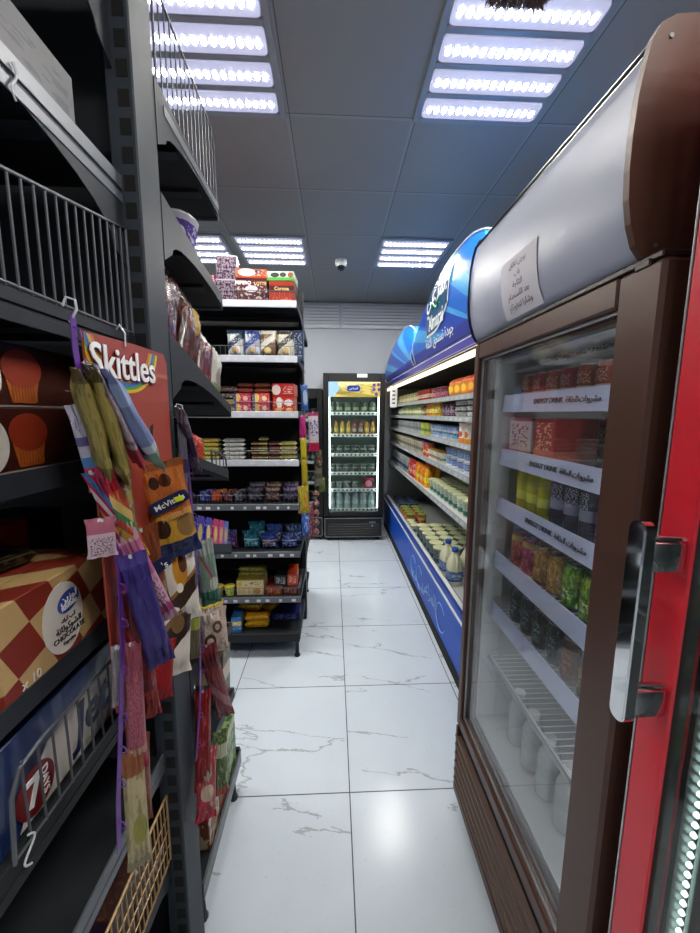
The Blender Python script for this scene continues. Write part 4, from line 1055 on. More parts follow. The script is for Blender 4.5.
# ================================================================== goods in the display fridge at the end (front faces -y)
def drow(proto, xs, z, y, label, group, cat, rows=1): 
    for r_ in range(rows): row(proto, [(x, y+r_*.09, z+.0008) for x in xs], 0, label, group, cat, jit=.4)
xs6 = [-.025+.098*k for k in range(6)]; xs8 = [-.035+.073*k for k in range(8)]
gj = cup('juice_jar', .036, .04, .125, pack('green_print_jar', '8a9a86', bands=[(.3, .6, 'c4cfae')], speck=(9, '3c4c40', .55), rough=.25), whitep)
drow(gj, xs6, DZ[0], 4.50, 'green-grey jar on the top shelf of the end fridge', 'jars on the top shelf of the end fridge', 'jar')
r1 = bottle('juice_bottle', .027, .16, pack('amber_bottle', 'b8862c', bands=[(.25, .55, 'd8c06c')], speck=(9, '6c3018', .6), rough=.2), orl, neck=.3)
r2 = bottle('juice_bottle', .027, .16, pack('dark_red_bottle', '6e2824', bands=[(.25, .5, 'b8a090')], rough=.2), redl, neck=.3)
for i, x in enumerate(xs8): put([r2, r1, r1, r1, r2, r2, r1, r1][i], (x, 4.49, DZ[1]+.0008), 0, ('dark red' if [1, 0, 0, 0, 1, 1, 0, 0][i] else 'amber')+' juice bottle on the second shelf of the end fridge', ('dark red' if [1, 0, 0, 0, 1, 1, 0, 0][i] else 'amber')+' bottles in the end fridge', 'bottle')
for zz, nm, co in ((DZ[2], 'third', '5a625e'), (DZ[3], 'fourth', '6a726a')):
    w = cup('food_tub', .036, .043, .10, pack('grey_print_tub'+nm, co, bands=[(.55, .7, 'a8b0a8')], speck=(7, '2c3230', .5), rough=.3), mat('clear_lid_'+nm, '9aa49e', .2))
    drow(w, xs6, zz, 4.50, 'grey tub on the %s shelf of the end fridge' % nm, 'grey tubs on the %s shelf of the end fridge' % nm, 'tub')
w = cup('food_tub', .034, .04, .085, pack('grey_tub', '868e88', speck=(8, '3c4440', .52)), whitep)
drow(w, xs6[:4], DZ[4], 4.50, 'small grey tub on the fifth shelf of the end fridge', 'small grey tubs of the end fridge', 'tub')
w = pouch('sweet_bag', .13, .13, .05, pack('pink_red_bag', 'b83a4a', dots=[(.5, .5, .3, .3, 'e090a0')], speck=(8, '701828', .58)), 8)
put(w, (.43, 4.50, DZ[4]+.001), 0, 'pink and red bag on the fifth shelf of the end fridge', None, 'food bag')
w = bottle('milk_bottle', .042, .215, pack('pale_grey_bottle', '98a8aa', bands=[(.3, .5, 'b8c6c8')], rough=.15), mat('pale_cap', 'b8c4c8', .4), neck=.25)
drow(w, [-.02+.097*k for k in range(6)], DZ[5], 4.50, 'pale milk bottle on the bottom shelf of the end fridge', 'pale bottles at the bottom of the end fridge', 'bottle')
dk = cup('food_tub', .04, .045, .13, pack('dim_tub', '3c424a', bands=[(.3, .6, '8a8e94')], speck=(8, '6a2a2a', .6)), greyl)
for zz, nm in ((1.45, 'top'), (1.2, 'second'), (.95, 'middle'), (.7, 'fourth'), (.45, 'bottom')): drow(dk, [-.225, -.325, -.425], zz, 4.53, 'dim tub in the half hidden black fridge, %s shelf' % nm, 'dim tubs in the half hidden fridge', 'tub')

# ================================================================== goods on the facing unit (front faces -y)
YF = 2.245
def brow(proto, xs, z, label, group, cat, y=YF, rows=1, rp=.1, layers=1, lh=0, jit=.05):
    for r_ in range(rows):
        for l in range(layers):
            ext = (', '+['front', 'second'][r_]+' row' if rows > 1 else '')+(', '+(['lower', 'upper'] if layers == 2 else ['bottom', 'middle', 'top'] if layers == 3 else ['bottom', 'second', 'third', 'fourth', 'top'])[l]+' layer' if layers > 1 else '')
            row(proto, [(x, y+r_*rp, z+.001+l*lh) for x in xs], 0, label+ext, group, cat, jit=jit)
def X2(px, y=2.24): return at(px, 413, y=y).x
# level 1
z = BZ[0]
foil = carton('foil_box', .125, .10, .135, pack('silver_purple_foil', '9d8f9c', speck=(11, '4c3450', .5), bands=[(.93, 1, 'c8bcc8')], metal=.5, rough=.25))
put(foil, (X2(231), YF+.06, z+.001), 0, 'lower silver-purple foil box on the top facing shelf', 'silver-purple foil boxes', 'box')
put(foil, (X2(230), YF+.07, z+.139), .08, 'upper silver-purple foil box on the top facing shelf', 'silver-purple foil boxes', 'box', sc=(.9, .9, .95))
p = pouch('sweet_bag', .06, .16, .03, pack('maroon_bag_a', '6c2434', bands=[(.6, .8, 'a08090')]), 5)
put(p, (X2(215), YF+.03, z+.001), 0, 'small maroon bag left of the foil boxes on the top facing shelf', None, 'sweet bag')
def lbox(name, w, h, mt, texts, slant_m=None, tlabel=None, d=.16):
    """carton with a raised printed front: texts = (string, x, z, size, material)"""
    o = carton(name, w, d, h, mt)
    for (s, x, zz, sz, mm) in texts:
        MB().text(s, (x, -d/2-.0003, zz), (1, 0, 0), (0, 0, 1), sz, bold=.02).build('lettering', mm, o, link=False)
    return o
gold = mat('gold_print', 'd8b978', .4)
b1 = lbox('wafer_box', .175, .135, pack('maroon_box', '4a1520', bands=[(.0, .04, '240a10'), (.3, .42, '2c0c14')], dots=[(.50, .60, .2, .13, 'b9b4c0')], rough=.3), [('PEPERO', -.045, .112, .026, K['whiteink']), ('LOTTE', .05, .110, .022, gold)])
put(b1, (X2(255), YF+.08, z+.001), 0, 'maroon biscuit box with oval badge and gold word on the top facing shelf', None, 'biscuit box')
b2 = lbox('biscuit_carton', .17, .05, pack('red_white_box', 'b8281c', bands=[(.0, .3, '98201a')], dots=[(.35, .6, .28, .38, 'd8d4cc'), (.72, .7, .12, .2, '2c2a28')], rough=.3), [])
put(b2, (X2(255), YF+.08, z+.1385), .04, 'red and white box lying on top of the maroon biscuit box', None, 'biscuit box')
b3 = lbox('wafer_box', .14, .125, pack('crimson_box', '8c1420', bands=[(.52, .8, '3c0c12')], scrib=[(.1, .3, 8, 'c86a60')], rough=.3), [('Corona', 0, .085, .026, gold)])
put(b3, (X2(286)-.012, YF+.08, z+.001), 0, 'crimson biscuit box at the right end of the top facing shelf', None, 'biscuit box')
b4 = lbox('biscuit_carton', .15, .05, pack('green_white_box', 'c4ccc0', bands=[(.0, .35, '4ca03c')], dots=[(.3, .6, .16, .25, '2a2c2a'), (.6, .62, .12, .25, '3c3430'), (.88, .6, .1, .3, '8a4a2c')], rough=.3), [])
put(b4, (X2(287)-.02, YF+.08, z+.1285), -.05, 'green and white box lying on the crimson biscuit box', None, 'biscuit box')
for k, px in enumerate((208, 200)): put(b3, (X2(px)-.02-.08*k, YF+.08, z+.001), 0, ['crimson', 'far left crimson'][k]+' biscuit box half hidden behind the nearest unit, top facing shelf', None, 'biscuit box')
# level 2
z = BZ[1]
for k, (px, base, dc, nm) in enumerate(((237, 'c2c4c8', '23304c', 'white and navy'), (253.5, 'b4b8c8', '2a3a94', 'white and blue'), (269, '6a4434', 'd0c8bc', 'brown and white'), (286, 'c4c0a8', '3c3a34', 'white and olive'))):
    p = pouch('coffee_pouch', .102, .158, .045, pack('pouch_lv2_%d' % k, base, bands=[(.48, .72, dc, -.5), (.86, 1.1, dc)], dots=[(.5, .28, .2, .12, 'b8a070')], scrib=[(.55, .7, 16, 'd8d8dc')], rough=.3), 20+k, crimp=.04)
    put(p, (X2(px), YF+.03, z+.001), 0, nm+' pouch in the row on the second facing shelf', None, 'pouch')
    put(p, (X2(px), YF+.085, z+.001), .1, nm+' pouch behind its twin on the second facing shelf', None, 'pouch')
nv = carton('coffee_box', .065, .08, .19, pack('navy_tall_box', '1c2c6a', scrib=[(.1, .9, 8, 'b8bcd0')], bands=[(.0, .08, '101a40')], rough=.3))
for k in range(2): put(nv, (X2(283.5)+.075*k, YF+.20, z+.001), 0, ['left', 'right'][k]+' tall navy box behind the pouches on the second facing shelf', 'tall navy boxes', 'box')
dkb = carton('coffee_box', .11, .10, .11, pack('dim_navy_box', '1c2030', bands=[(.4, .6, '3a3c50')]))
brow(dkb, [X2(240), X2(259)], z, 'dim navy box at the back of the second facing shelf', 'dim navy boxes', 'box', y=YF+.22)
# level 3
z = BZ[2]
rb = lbox('biscuit_box', .088, .062, pack('red_photo_box', 'a01c1c', bands=[(.6, .66, '301014')], dots=[(.25, .35, .2, .32, 'd2b050'), (.72, .5, .2, .3, 'cc3a2c')], rough=.3), [])
for s, px in (('left', 238), ('right', 256)):
    pass
bb = lbox('biscuit_box', .096, .054, pack('blue_red_box', 'b02020', bands=[], dots=[(.22, .5, .2, .42, 'd8b850'), (.0, .5, .16, 2, '26306e'), (.7, .45, .14, .25, 'e0c0a0')], rough=.3), [])
brow(bb, [X2(243.5), X2(261.5)], z, 'small red and blue biscuit box on the third facing shelf', 'small red and blue boxes', 'biscuit box', y=YF+.05, layers=2, lh=.0555)
brn = bar('chocolate_pack', .095, .06, .03, pack('brown_red_pack', '5c2018', bands=[(.3, .7, '7c3224')], scrib=[(.3, .8, 10, 'a87858')]))
brow(brn, [X2(245), X2(262)], z+.112, 'brown chocolate pack lying on the small red and blue boxes', 'brown packs on third facing shelf', 'chocolate pack', y=YF+.05, layers=2, lh=.031)
rb2 = lbox('wafer_box', .125, .092, pack('red_white_leaf_box', 'b01c30', bands=[(.0, .06, '701020')], dots=[(.3, .6, .14, .36, 'd8ccd0'), (.72, .62, .2, .2, 'd8ccd0'), (.25, .15, .16, .16, 'd89048'), (.75, .15, .16, .16, 'd89048')], rough=.3), [])
brow(rb2, [X2(284)], z, 'lower red wafer box with white swirls at the right of the third facing shelf', None, 'wafer box', y=YF+.07)
rb3 = lbox('wafer_box', .125, .072, pack('red_white_top_box', 'b02424', dots=[(.2, .5, .2, .4, 'd8ccc4')], scrib=[(.2, .8, 7, 'd8b8a8', .5, .95)], rough=.3), [])
brow(rb3, [X2(284)], z+.094, 'upper red wafer box stacked on the red box with white swirls', None, 'wafer box', y=YF+.07)
gp = bar('biscuit_roll', .085, .055, .036, pack('gold_pack', 'a88648', bands=[(.35, .65, 'd8c8a0')], scrib=[(.35, .7, 9, '6a3a20')], metal=.4, rough=.3))
brow(gp, [X2(227), X2(211), X2(195)], z, 'gold biscuit roll at the left of the third facing shelf', 'gold biscuit rolls', 'biscuit roll', y=YF+.03, layers=2, lh=.038)
db = bar('biscuit_roll', .10, .055, .036, pack('dark_choco_pack', '33211c', bands=[(.3, .6, '5a4438')]))
brow(db, [X2(228), X2(208)], z+.077, 'dark biscuit roll on top of the gold rolls', 'dark biscuit rolls', 'biscuit roll', y=YF+.04, layers=2, lh=.038)
# level 4
z = BZ[3]
def stack4(px, base, band, nm, w=.105, layers=5, h=.024, y=YF+.035):
    p = bar('wafer_pack', w, .06, h, pack('wafer_'+nm.replace(' ', '_'), base, bands=[(.3, .62, band)], scrib=[(.3, .65, 9, '4c3420')], metal=.2, rough=.3))
    brow(p, [X2(px)], z, nm+' wafer pack in its stack on the fourth facing shelf', nm+' wafer packs on the fourth facing shelf', 'wafer pack', y=y, layers=layers, lh=h+.0015)
stack4(206, 'b49e30', 'd8c878', 'gold', w=.125)
stack4(231.5, 'c8c8c8', 'e4e2de', 'white', w=.125)
pk = []
for i, (px, nm, base, band) in enumerate(((254, 'dark red', '4c1a1c', 'c8b87c'), (262, 'brown and gold', '5c4a20', 'cfc890'), (273, 'dim red', '441a20', 'b08a70'), (287, 'olive gold', '8a8030', 'd8d8a0'))):
    stack4(px, base, band, nm, w=[.05, .05, .065, .10][i], layers=[4, 5, 4, 4][i], h=.026)
# level 5
z = BZ[4]
for i, (px, w, nm, base, c2) in enumerate(((199, .07, 'blue', '22307c', '7a86b8'), (211, .065, 'orange', '9c4420', 'd88a4c'), (223, .06, 'violet and orange', '2a2244', 'c8602c'), (234, .06, 'black and white', '1c1c28', '9c98a8'))):
    p = pouch('sweet_bag', w, .07, .04, pack('sweets5_%d' % i, base, speck=(9, c2, .56), rough=.3), 40+i)
    brow(p, [X2(px)], z, nm+' small sweet bag on the fifth facing shelf', None, 'sweet bag', y=YF+.03)
    put(p, (X2(px)+.015, YF+.09, z+.001), .3, nm+' small sweet bag behind the front one on the fifth facing shelf', None, 'sweet bag')
for i, (px, nm, base, c2) in enumerate(((252, 'dark grey', '26232e', '6a6478'), (270, 'dark brown patterned', '3a1c20', '9a8a70'), (288, 'dark purple', '2c2036', '6a5c84'))):
    p = pouch('chocolate_bag', .10, .10, .045, pack('choc5_%d' % i, base, bands=[(.75, .9, c2)], scrib=[(.2, .6, 10, c2)], speck=(12, c2, .64)), 50+i)
    brow(p, [X2(px)], z, nm+' chocolate bag on the fifth facing shelf', None, 'chocolate bag', y=YF+.03)
    put(p, (X2(px), YF+.09, z+.001), .1, nm+' chocolate bag in the second row of the fifth facing shelf', None, 'chocolate bag', sc=(1, 1, 1.15))
# level 6
z = BZ[5]
for i, (px, nm, base, c2, h) in enumerate(((246, 'teal', '15697c', '8cc4cc', .115), (265, 'deep blue', '1a2a86', 'a8a070', .10), (286, 'navy', '16285c', '7a8ab8', .10))):
    p = pouch('snack_bag', .108, h, .05, pack('snack6_%d' % i, base, bands=[(.52, .6, c2)], scrib=[(.15, .5, 7, c2)], speck=(8, c2, .66), rough=.25), 60+i)
    brow(p, [X2(px)], z, nm+' snack bag in the front row of the sixth facing shelf', None, 'snack bag', y=YF+.03)
    put(p, (X2(px)+.02, YF+.10, z+.001), .1, nm+' snack bag standing behind on the sixth facing shelf', None, 'snack bag', sc=(1, 1, 1.35))
p = pouch('snack_bag', .10, .12, .05, pack('snack6_l', '2c4a8a', speck=(8, 'c87ca0', .55)), 66)
brow(p, [X2(222), X2(204)], z, 'blue and pink snack bag, left part of the sixth facing shelf', 'blue and pink bags', 'snack bag', y=YF+.04)
# level 7
z = BZ[6]
cb = lbox('cake_box', .165, .10, pack('cream_cookie_box', 'cbbf94', bands=[(.46, .54, 'b8a24c'), (.93, 1, '8a7c30')], dots=[(.12, .72, .09, .16, 'b8b02c'), (.75, .25, .14, .2, 'b08850'), (.35, .22, .1, .15, 'd8c8a0')], scrib=[(.6, .85, 8, '6c6a50', .3, .9)], rough=.35), [])
brow(cb, [X2(244)], z, 'cream and yellow cookie box on the lowest raised facing shelf', None, 'cookie box', y=YF+.07)
cb2 = bar('cookie_pack', .17, .06, .03, pack('olive_cookie_pack', '6a6030', scrib=[(.2, .8, 8, 'b0a050')]))
brow(cb2, [X2(245)], z+.102, 'olive cookie pack lying on the cream cookie box', None, 'cookie pack', y=YF+.06, layers=2, lh=.031)
for i, (px, nm, base, c2, h, dz) in enumerate(((270, 'dark red', '7a1420', 'c89058', .06, 0), (288, 'black and red', '3a1418', 'b0605c', .06, 0), (277, 'black', '1a1a20', 'c8c8cc', .065, .062), (289, 'red', 'a0141c', 'd8a8a0', .075, .062))):
    p = lbox('biscuit_box', [.10, .10, .075, .06][i], h, pack('bis7_%d' % i, base, scrib=[(.2, .8, 7, c2)], rough=.3), [])
    brow(p, [X2(px)], z+dz, nm+' small biscuit box on the lowest raised facing shelf', None, 'biscuit box', y=YF+.06)
p = cup('sweet_jar', .025, .03, .06, pack('lime_cup', '8a9c2c', speck=(8, 'c8cc70', .5)), mat('yellow_foil', 'c8b83c', .4))
brow(p, [X2(222), X2(210)], z, 'yellow-green sweet cup left of the cookie box', 'yellow-green sweet cups', 'sweet cup')
# base deck
z = .165
yb = bar('biscuit_pack', .15, .07, .042, pack('bright_yellow_pack', 'd8a814', bands=[(.25, .45, 'b84c14')], scrib=[(.4, .7, 7, '8a5a10')], rough=.25))
for i, (px, y, dz, a) in enumerate(((249, YF+.04, 0, 0), (249, YF+.045, .043, .05), (240, YF+.10, .086, -.15), (258, YF+.16, .0, 1.2), (262, YF+.20, .043, 1.1), (240, YF+.17, .0, .2), (240, YF+.20, .043, .1))):
    put(yb, (X2(px), y, z+.001+dz), a, ['front lower', 'front middle', 'front upper', 'angled right', 'angled right upper', 'rear', 'rear upper'][i]+' yellow biscuit pack on the base of the facing unit', 'yellow biscuit packs', 'biscuit pack')
p = carton('biscuit_carton', .19, .12, .05, pack('navy_flat_box', '1a2456', scrib=[(.2, .8, 7, '7a8cc0')]))
put(p, (X2(283)-.025, 2.40, z+.001), 0, 'navy flat box at the back of the base deck of facing unit', None, 'box')
p = lbox('sweet_box', .06, .10, pack('blue_yellow_box', '2a5aa0', bands=[(.5, .7, 'd0c040')], rough=.3), [])
put(p, (X2(228), 2.285, z+.001), .1, 'small blue and yellow box left of the yellow packs', None, 'sweet box')
# ================================================================== things hanging on the end of the nearest unit
def frame_rot(up, face):
    up = Vector(up).normalized(); f = Vector(face); f = (f-up*f.dot(up)).normalized()
    yl = -f; xl = yl.cross(up)
    return Matrix((xl, yl, up)).transposed().to_4x4()
def hang(name, top, bot, w, d, m, az, label, cat, seed=0, group=None, extra=None, **kw):
    """film bag between two points: top = hanging end"""
    top = at(top[0], top[1], x=top[2]); bot = at(bot[0], bot[1], x=bot[2])
    h = (top-bot).length
    o = pouch_mb(w, h, d, seed, **kw).build(name, m)
    OFF[o.name] = Vector()
    mt = frame_rot(top-bot, (math.cos(R(az)), math.sin(R(az)), 0)); mt.translation = bot
    tag(o, label, cat, group)
    if extra: extra(o, h)
    # clip eye at the hanging end
    MB().lathe([(.004, -.0015), (.004, .0015)], (0, 0, h-.004), 8, axis='y').build('hanging_eye', K['clear'], o)
    o.matrix_world = mt
    return o
def strip(name, pts, label, wd=.006, mm='purple'):
    P = [at(a, b, x=c) for a, b, c in pts]
    t = thing(name, label, 'hanging strip', P[0])
    m = MB(); vs = []; fs = []
    for i, p in enumerate(P):
        vs += [p+Vector((0, -wd, 0)), p+Vector((0, wd, 0)), p+Vector((.0012, wd, 0)), p+Vector((.0012, -wd, 0))]
    for i in range(len(P)-1):
        a = i*4; fs += [[a+k, a+(k+1) % 4, a+4+(k+1) % 4, a+4+k] for k in range(4)]
    fs += [[3, 2, 1, 0], [len(vs)-4+k for k in range(4)]]
    m.add(vs, fs); m.build('ribbon', K[mm], t)
    for i in range(1, len(P)):
        a, b = P[i-1], P[i]; n = max(1, int((a-b).length/.05))
        for k in range(n):
            q = a.lerp(b, (k+.5)/n); MB().tube([q+Vector((0, 0, .008)), q+Vector((.009, 0, .004)), q+Vector((.011, 0, -.006)), q+Vector((.003, 0, -.008))], .0012, 5).build('clip', K[mm], t)
    m = MB(); q = P[0]
    m.tube([q+Vector((-.012, 0, .012)), q+Vector((-.006, 0, .024)), q+Vector((.006, 0, .020)), q+Vector((.007, 0, .008)), q+Vector((0, 0, -.004)), q+Vector((-.004, 0, -.010))], .0018, 6)
    m.build('hook', K['clear'], t)
    return t
# poster panel with sweets brand
PY0, PY1, PZ1, PZ0 = .590, .868, 1.652, 1.02; PX = XA+.012
red_card = mat('red_card', '97372a', .5, var=.06, vs=5, coat=.2)
t = thing('display_board', 'red cardboard display board with rainbow and big white lettering on end of the nearest unit', 'display board', (PX, (PY0+PY1)/2, PZ0))
m = MB()
m.prism([(PY0, PZ1-.006), (PY0+.15, PZ1), (PY1-.012, PZ1+.0), (PY1, PZ1-.02), (PY1, PZ0+.01), (PY1-.01, PZ0), (PY0, PZ0)], 'x', PX-.002, PX+.001)
bd = m.build('board', red_card, t)
# rainbow sweeping under the lettering
def arc(r0, r1, cy, cz, a0, a1, d, sy=1.0):
    m = MB(); n = 36; vs = []; fs = []
    for k in range(n+1):
        a = R(a0+(a1-a0)*k/n)
        for r in (r0, r1): vs.append((PX+d, cy+r*math.cos(a)*sy, cz+r*math.sin(a)))
    for k in range(n): fs.append([2*k, 2*k+1, 2*k+3, 2*k+2])
    vs2 = [(x+.0004, y, z) for x, y, z in vs]; q = len(vs)
    vv = vs+vs2; ff = fs+[[i+q for i in f][::-1] for f in fs]
    # keep inside the board
    vv = [(x, min(max(y, PY0+.001), PY1-.002), min(z, PZ1-.008)) for x, y, z in vv]
    return m.add(vv, ff)
rc = ['d8b020', '3f8f3c', '2a5ab8', 'c8a02c', 'b8782c', '86303a']
for k, c in enumerate(rc[:5]):
    arc(.098-.006*k, .104-.006*k, (PY0+PY1)/2-.03, PZ1+.013, 178, 362, .0012, 1.22).build('rainbow_stripe', mat('rainbow_'+str(k), c, .4), bd)
m = MB(); m.text('Skittles', (PX+.0022, (PY0+PY1)/2-.03, PZ1-.047), (0, 1, .02), (0, 0, 1), .072, bold=.028, th=.0008); m.build('lettering_shadow', mat('letter_shadow_red', '6a1a18', .5), bd)
m = MB(); m.text('Skittles', (PX+.0042, (PY0+PY1)/2-.03, PZ1-.045), (0, 1, .02), (0, 0, 1), .072, bold=.012, th=.0008); m.build('lettering', K['whiteink'], bd)
for (y, z) in ((.775, 1.50), (.785, 1.385)):
    m = MB(); m.prism([(y, z), (y+.012, z+.004), (y+.006, z-.022), (y-.002, z-.012)], 'x', PX+.001, PX+.0016); m.build('torn_hole', K['hole'], bd)
m = MB(); m.tube([(PX+.003, .70, PZ1-.01), (PX+.004, .70, PZ1+.012), (PX-.002, .695, PZ1+.026), (PX-.01, .70, PZ1+.018)], .0016, 6); m.build('hook', K['clear'], t)

strip('hanging_strip', [(72, 315, -.364), (75, 350, -.364), (84, 400, -.364), (106, 500, -.36), (119, 570, -.345), (122, 640, -.345), (121, 700, -.348), (118, 800, -.35), (119, 850, -.35)], 'purple hanging strip with snack bags nearest the camera, in front of the red board')
strip('hanging_strip', [(180, 414, -.364), (188, 465, -.362), (193, 525, -.362), (198, 600, -.360), (200, 640, -.360), (200, 700, -.360), (196, 760, -.360)], 'purple hanging strip with bags on the aisle corner, beyond the post')
gold_f = pack('gold_film', '9c8a4e', bands=[(.0, .12, '6f6230'), (.88, 1.0, '5a5030')], speck=(5, '7f6f3c', .54), rough=.3, wrinkle=.4, metal=.15)
hang('snack_bag', (75, 368, -.352), (106, 476, -.345), .07, .022, gold_f, 222, 'left olive-gold snack bag hanging edge-on beside the red board', 'snack bag', 1)
hang('snack_bag', (88, 364, -.345), (124, 482, -.338), .07, .024, gold_f, 226, 'right olive-gold snack bag hanging edge-on in front of the red board', 'snack bag', 2)
hang('snack_bag', (91, 366, -.338), (139, 466, -.328), .06, .012, pack('white_pink_film', 'b8a8b4', bands=[(.0, .25, 'a03040'), (.3, .34, '8a6a80')], speck=(14, '8a7488', .6), rough=.3, wrinkle=.3), 232, 'thin white and pink bag between the gold and the blue bags', 'snack bag', 3)
hang('snack_bag', (97, 366, -.332), (154, 464, -.315), .075, .026, pack('blue_film', '7488b4', bands=[(.0, .22, '6a8a78'), (.22, .3, 'b8c4d0'), (.7, .9, '8ea4cc')], dots=[(.5, .25, .3, .08, '4a3a7a')], rough=.28, wrinkle=.3), 236, 'pale blue snack bag slanting below the big white lettering', 'snack bag', 4)
hang('snack_bag', (76, 404, -.357), (100, 490, -.354), .028, .012, pack('white_violet_film', 'a8a4b4', bands=[(.0, .3, 'b02a34'), (.3, .42, '3c62a8'), (.55, .65, '5a4a7c')], speck=(8, '7a6a8a', .62), rough=.3, wrinkle=.3), 320, 'white, blue and red striped thin bag left of the gold bags', 'snack bag', 5)
multi = pack('multi_film', 'b83a2c', bands=[(.15, .32, 'c8a03c', .4), (.45, .55, '3a7a4c', .4), (.55, .7, 'd0b06a', .4), (.8, .9, 'a02038')], speck=(7, 'c86a3c', .58), rough=.25, wrinkle=.3)
hang('sweet_bag', (103, 470, -.350), (140, 560, -.338), .036, .02, multi, 320, 'red, yellow and green sweet bag above the pink bag on the near strip', 'sweet bag', 6)
hang('sweet_bag', (90, 470, -.355), (134, 566, -.350), .024, .012, pack('red_blue_film', 'a02430', bands=[(.5, .62, 'c8b8b8', .6), (.7, .85, '3a5aa0', .6), (.3, .4, 'd8a83c', .6)], rough=.25, wrinkle=.3), 325, 'narrow red bag with blue and cream stripes on the near strip', 'sweet bag', 7)
hang('snack_bag', (118, 468, -.345), (128, 540, -.342), .036, .02, pack('clear_gold_film', '8a7450', bands=[(.5, .7, 'a8985c')], speck=(7, 'b8b8a8', .56), rough=.2, wrinkle=.6), 320, 'crinkled translucent gold bag under the two gold bags', 'snack bag', 31)
pink = pack('pink_film', 'b48c9c', bands=[(.55, .9, 'a8607a'), (.1, .2, 'a03a60')], scrib=[(.2, .5, 12, '5c4656')], rough=.3, wrinkle=.3)
hang('label_card', (100, 518, -.352), (103, 557, -.350), .040, .005, pack('pink_white_card', 'b8a0ac', bands=[(.6, 1.0, 'a0586c')], scrib=[(.05, .5, 16, '4c4248')], rough=.4), 305, 'small pink and white printed flap left of the purple ribbon', 'label card', 9)
hang('sweet_bag', (122, 532, -.345), (168, 620, -.315), .04, .018, pink, 300, 'pale pink and white bag curving out above the purple bag', 'sweet bag', 10)
hang('sweet_bag', (130, 554, -.330), (162, 664, -.31), .046, .022, pack('purple_film', '38286c', bands=[(.0, .08, '2e2060'), (.9, 1, '4a3880')], rough=.28, wrinkle=.4), 305, 'plain purple bag hanging in front of the pink bag', 'sweet bag', 11)
hang('sweet_bag', (131, 592, -.345), (150, 718, -.342), .042, .022, pack('maroon_film', '5c1a1e', bands=[(.0, .25, '8a2a20'), (.4, .6, '7a2022', .4)], rough=.25, wrinkle=.5), 310, 'maroon bag below the purple bag on the near strip', 'sweet bag', 12)
hang('sweet_bag', (131, 642, -.348), (138, 770, -.344), .034, .022, pack('red_mesh_film', 'b0686c', bands=[(.0, .14, '9c1e28'), (.14, .2, 'b89a80')], speck=(40, '8a3a44', .5), rough=.35, wrinkle=.3), 300, 'pinkish red net-patterned bag hanging low on the near strip', 'sweet bag', 13)
hang('sweet_bag', (117, 645, -.356), (118, 706, -.355), .018, .008, pack('silver_code_film', '8c8488', scrib=[(.1, .9, 26, '2c2830')], rough=.3), 300, 'narrow silver barcode strip of packaging left of the net-patterned bag', 'sweet bag', 14)
hang('snack_bag', (132, 748, -.348), (140, 866, -.344), .038, .024, pack('cream_gold_film', 'aca27a', bands=[(.8, 1, '8a5a3a'), (.0, .08, '8a8468')], dots=[(.6, .35, .3, .12, '8a8a40')], speck=(6, '8c8458', .6), rough=.35, wrinkle=.5), 305, 'cream and gold bag at the bottom of the near hanging strip', 'snack bag', 15)
hang('snack_bag', (141, 735, -.352), (145, 822, -.350), .028, .014, pack('brown_film', '7a4a34', rough=.35, wrinkle=.5), 310, 'brown strip-like bag behind the cream and gold bag', 'snack bag', 16)
hang('sweet_bag', (164, 640, -.352), (160, 700, -.350), .05, .014, pack('scarlet_film', '8c1824', rough=.3, wrinkle=.4), 315, 'scarlet bag under the white chocolate biscuit bags', 'sweet bag', 17)
# biscuit bags with an orange print
org = pack('orange_biscuit_bag', 'b8622c', bands=[(.0, .2, '1c2c5c'), (.2, .5, 'c8962c'), (.93, 1, '8a4a24')], dots=[(.24, .36, .17, .10, '3c2418'), (.76, .34, .22, .12, '8a6a40'), (.3, .82, .1, .06, '3a1c10'), (.52, .83, .12, .06, '4a2414')], rough=.3, wrinkle=.35)
def mcv(o, h):
    w = .112
    m = MB(); m.disc((.0, -.0165, h*.62), (1, 0, .22), (-.22, 0, 1), .038, .0140, .0012, 24, sup=5); m.build('badge', K['inkblue2'], o)
    m = MB(); m.text("McVitie's", (.0, -.0190, h*.62), (1, 0, .22), (-.22, 0, 1), .0165, bold=.015, th=.0004); m.build('lettering', K['whiteink'], o)
    m = MB(); m.text('NIBBLES', (.008, -.0175, h*.48), (1, 0, .16), (-.16, 0, 1), .0165, th=.0006); m.build('lettering', mat('pale_orange', 'd8a070', .5), o)
K['inkblue2'] = mat('navy_print', '16224c', .4); K['yellowtag'] = mat('yellow_tag', 'd4e01c', .5)
o = hang('biscuit_bag', (158, 462, -.345), (181, 556, -.330), .092, .026, org, 305, 'orange biscuit bag with navy badge and yellow sticker in front of the red board', 'biscuit bag', 18, extra=mcv)
m = MB(); m.box(.010, -.0215, .132, .026, -.0202, .143, .001); m.build('price_sticker', K['yellowtag'], o)
def mcv2(o, h):
    m = MB(); m.disc((.0, -.0145, h*.55), (1, 0, .22), (-.22, 0, 1), .036, .014, .001, 24, sup=5); m.build('badge', K['inkblue2'], o)
    m = MB(); m.text("'s", (.022, -.0165, h*.55), (1, 0, .22), (-.22, 0, 1), .022, th=.0004); m.build('lettering', K['whiteink'], o)
hang('biscuit_bag', (141, 528, -.352), (158, 612, -.348), .06, .018, pack('dark_orange_bag', '7c3c20', bands=[(.0, .2, '26304c'), (.2, .35, '8a6a50')], dots=[(.3, .25, .2, .1, '3a2418')], rough=.3, wrinkle=.3), 322, 'darker orange biscuit bag hanging behind, left of the white and chocolate bags', 'biscuit bag', 19, extra=mcv2)
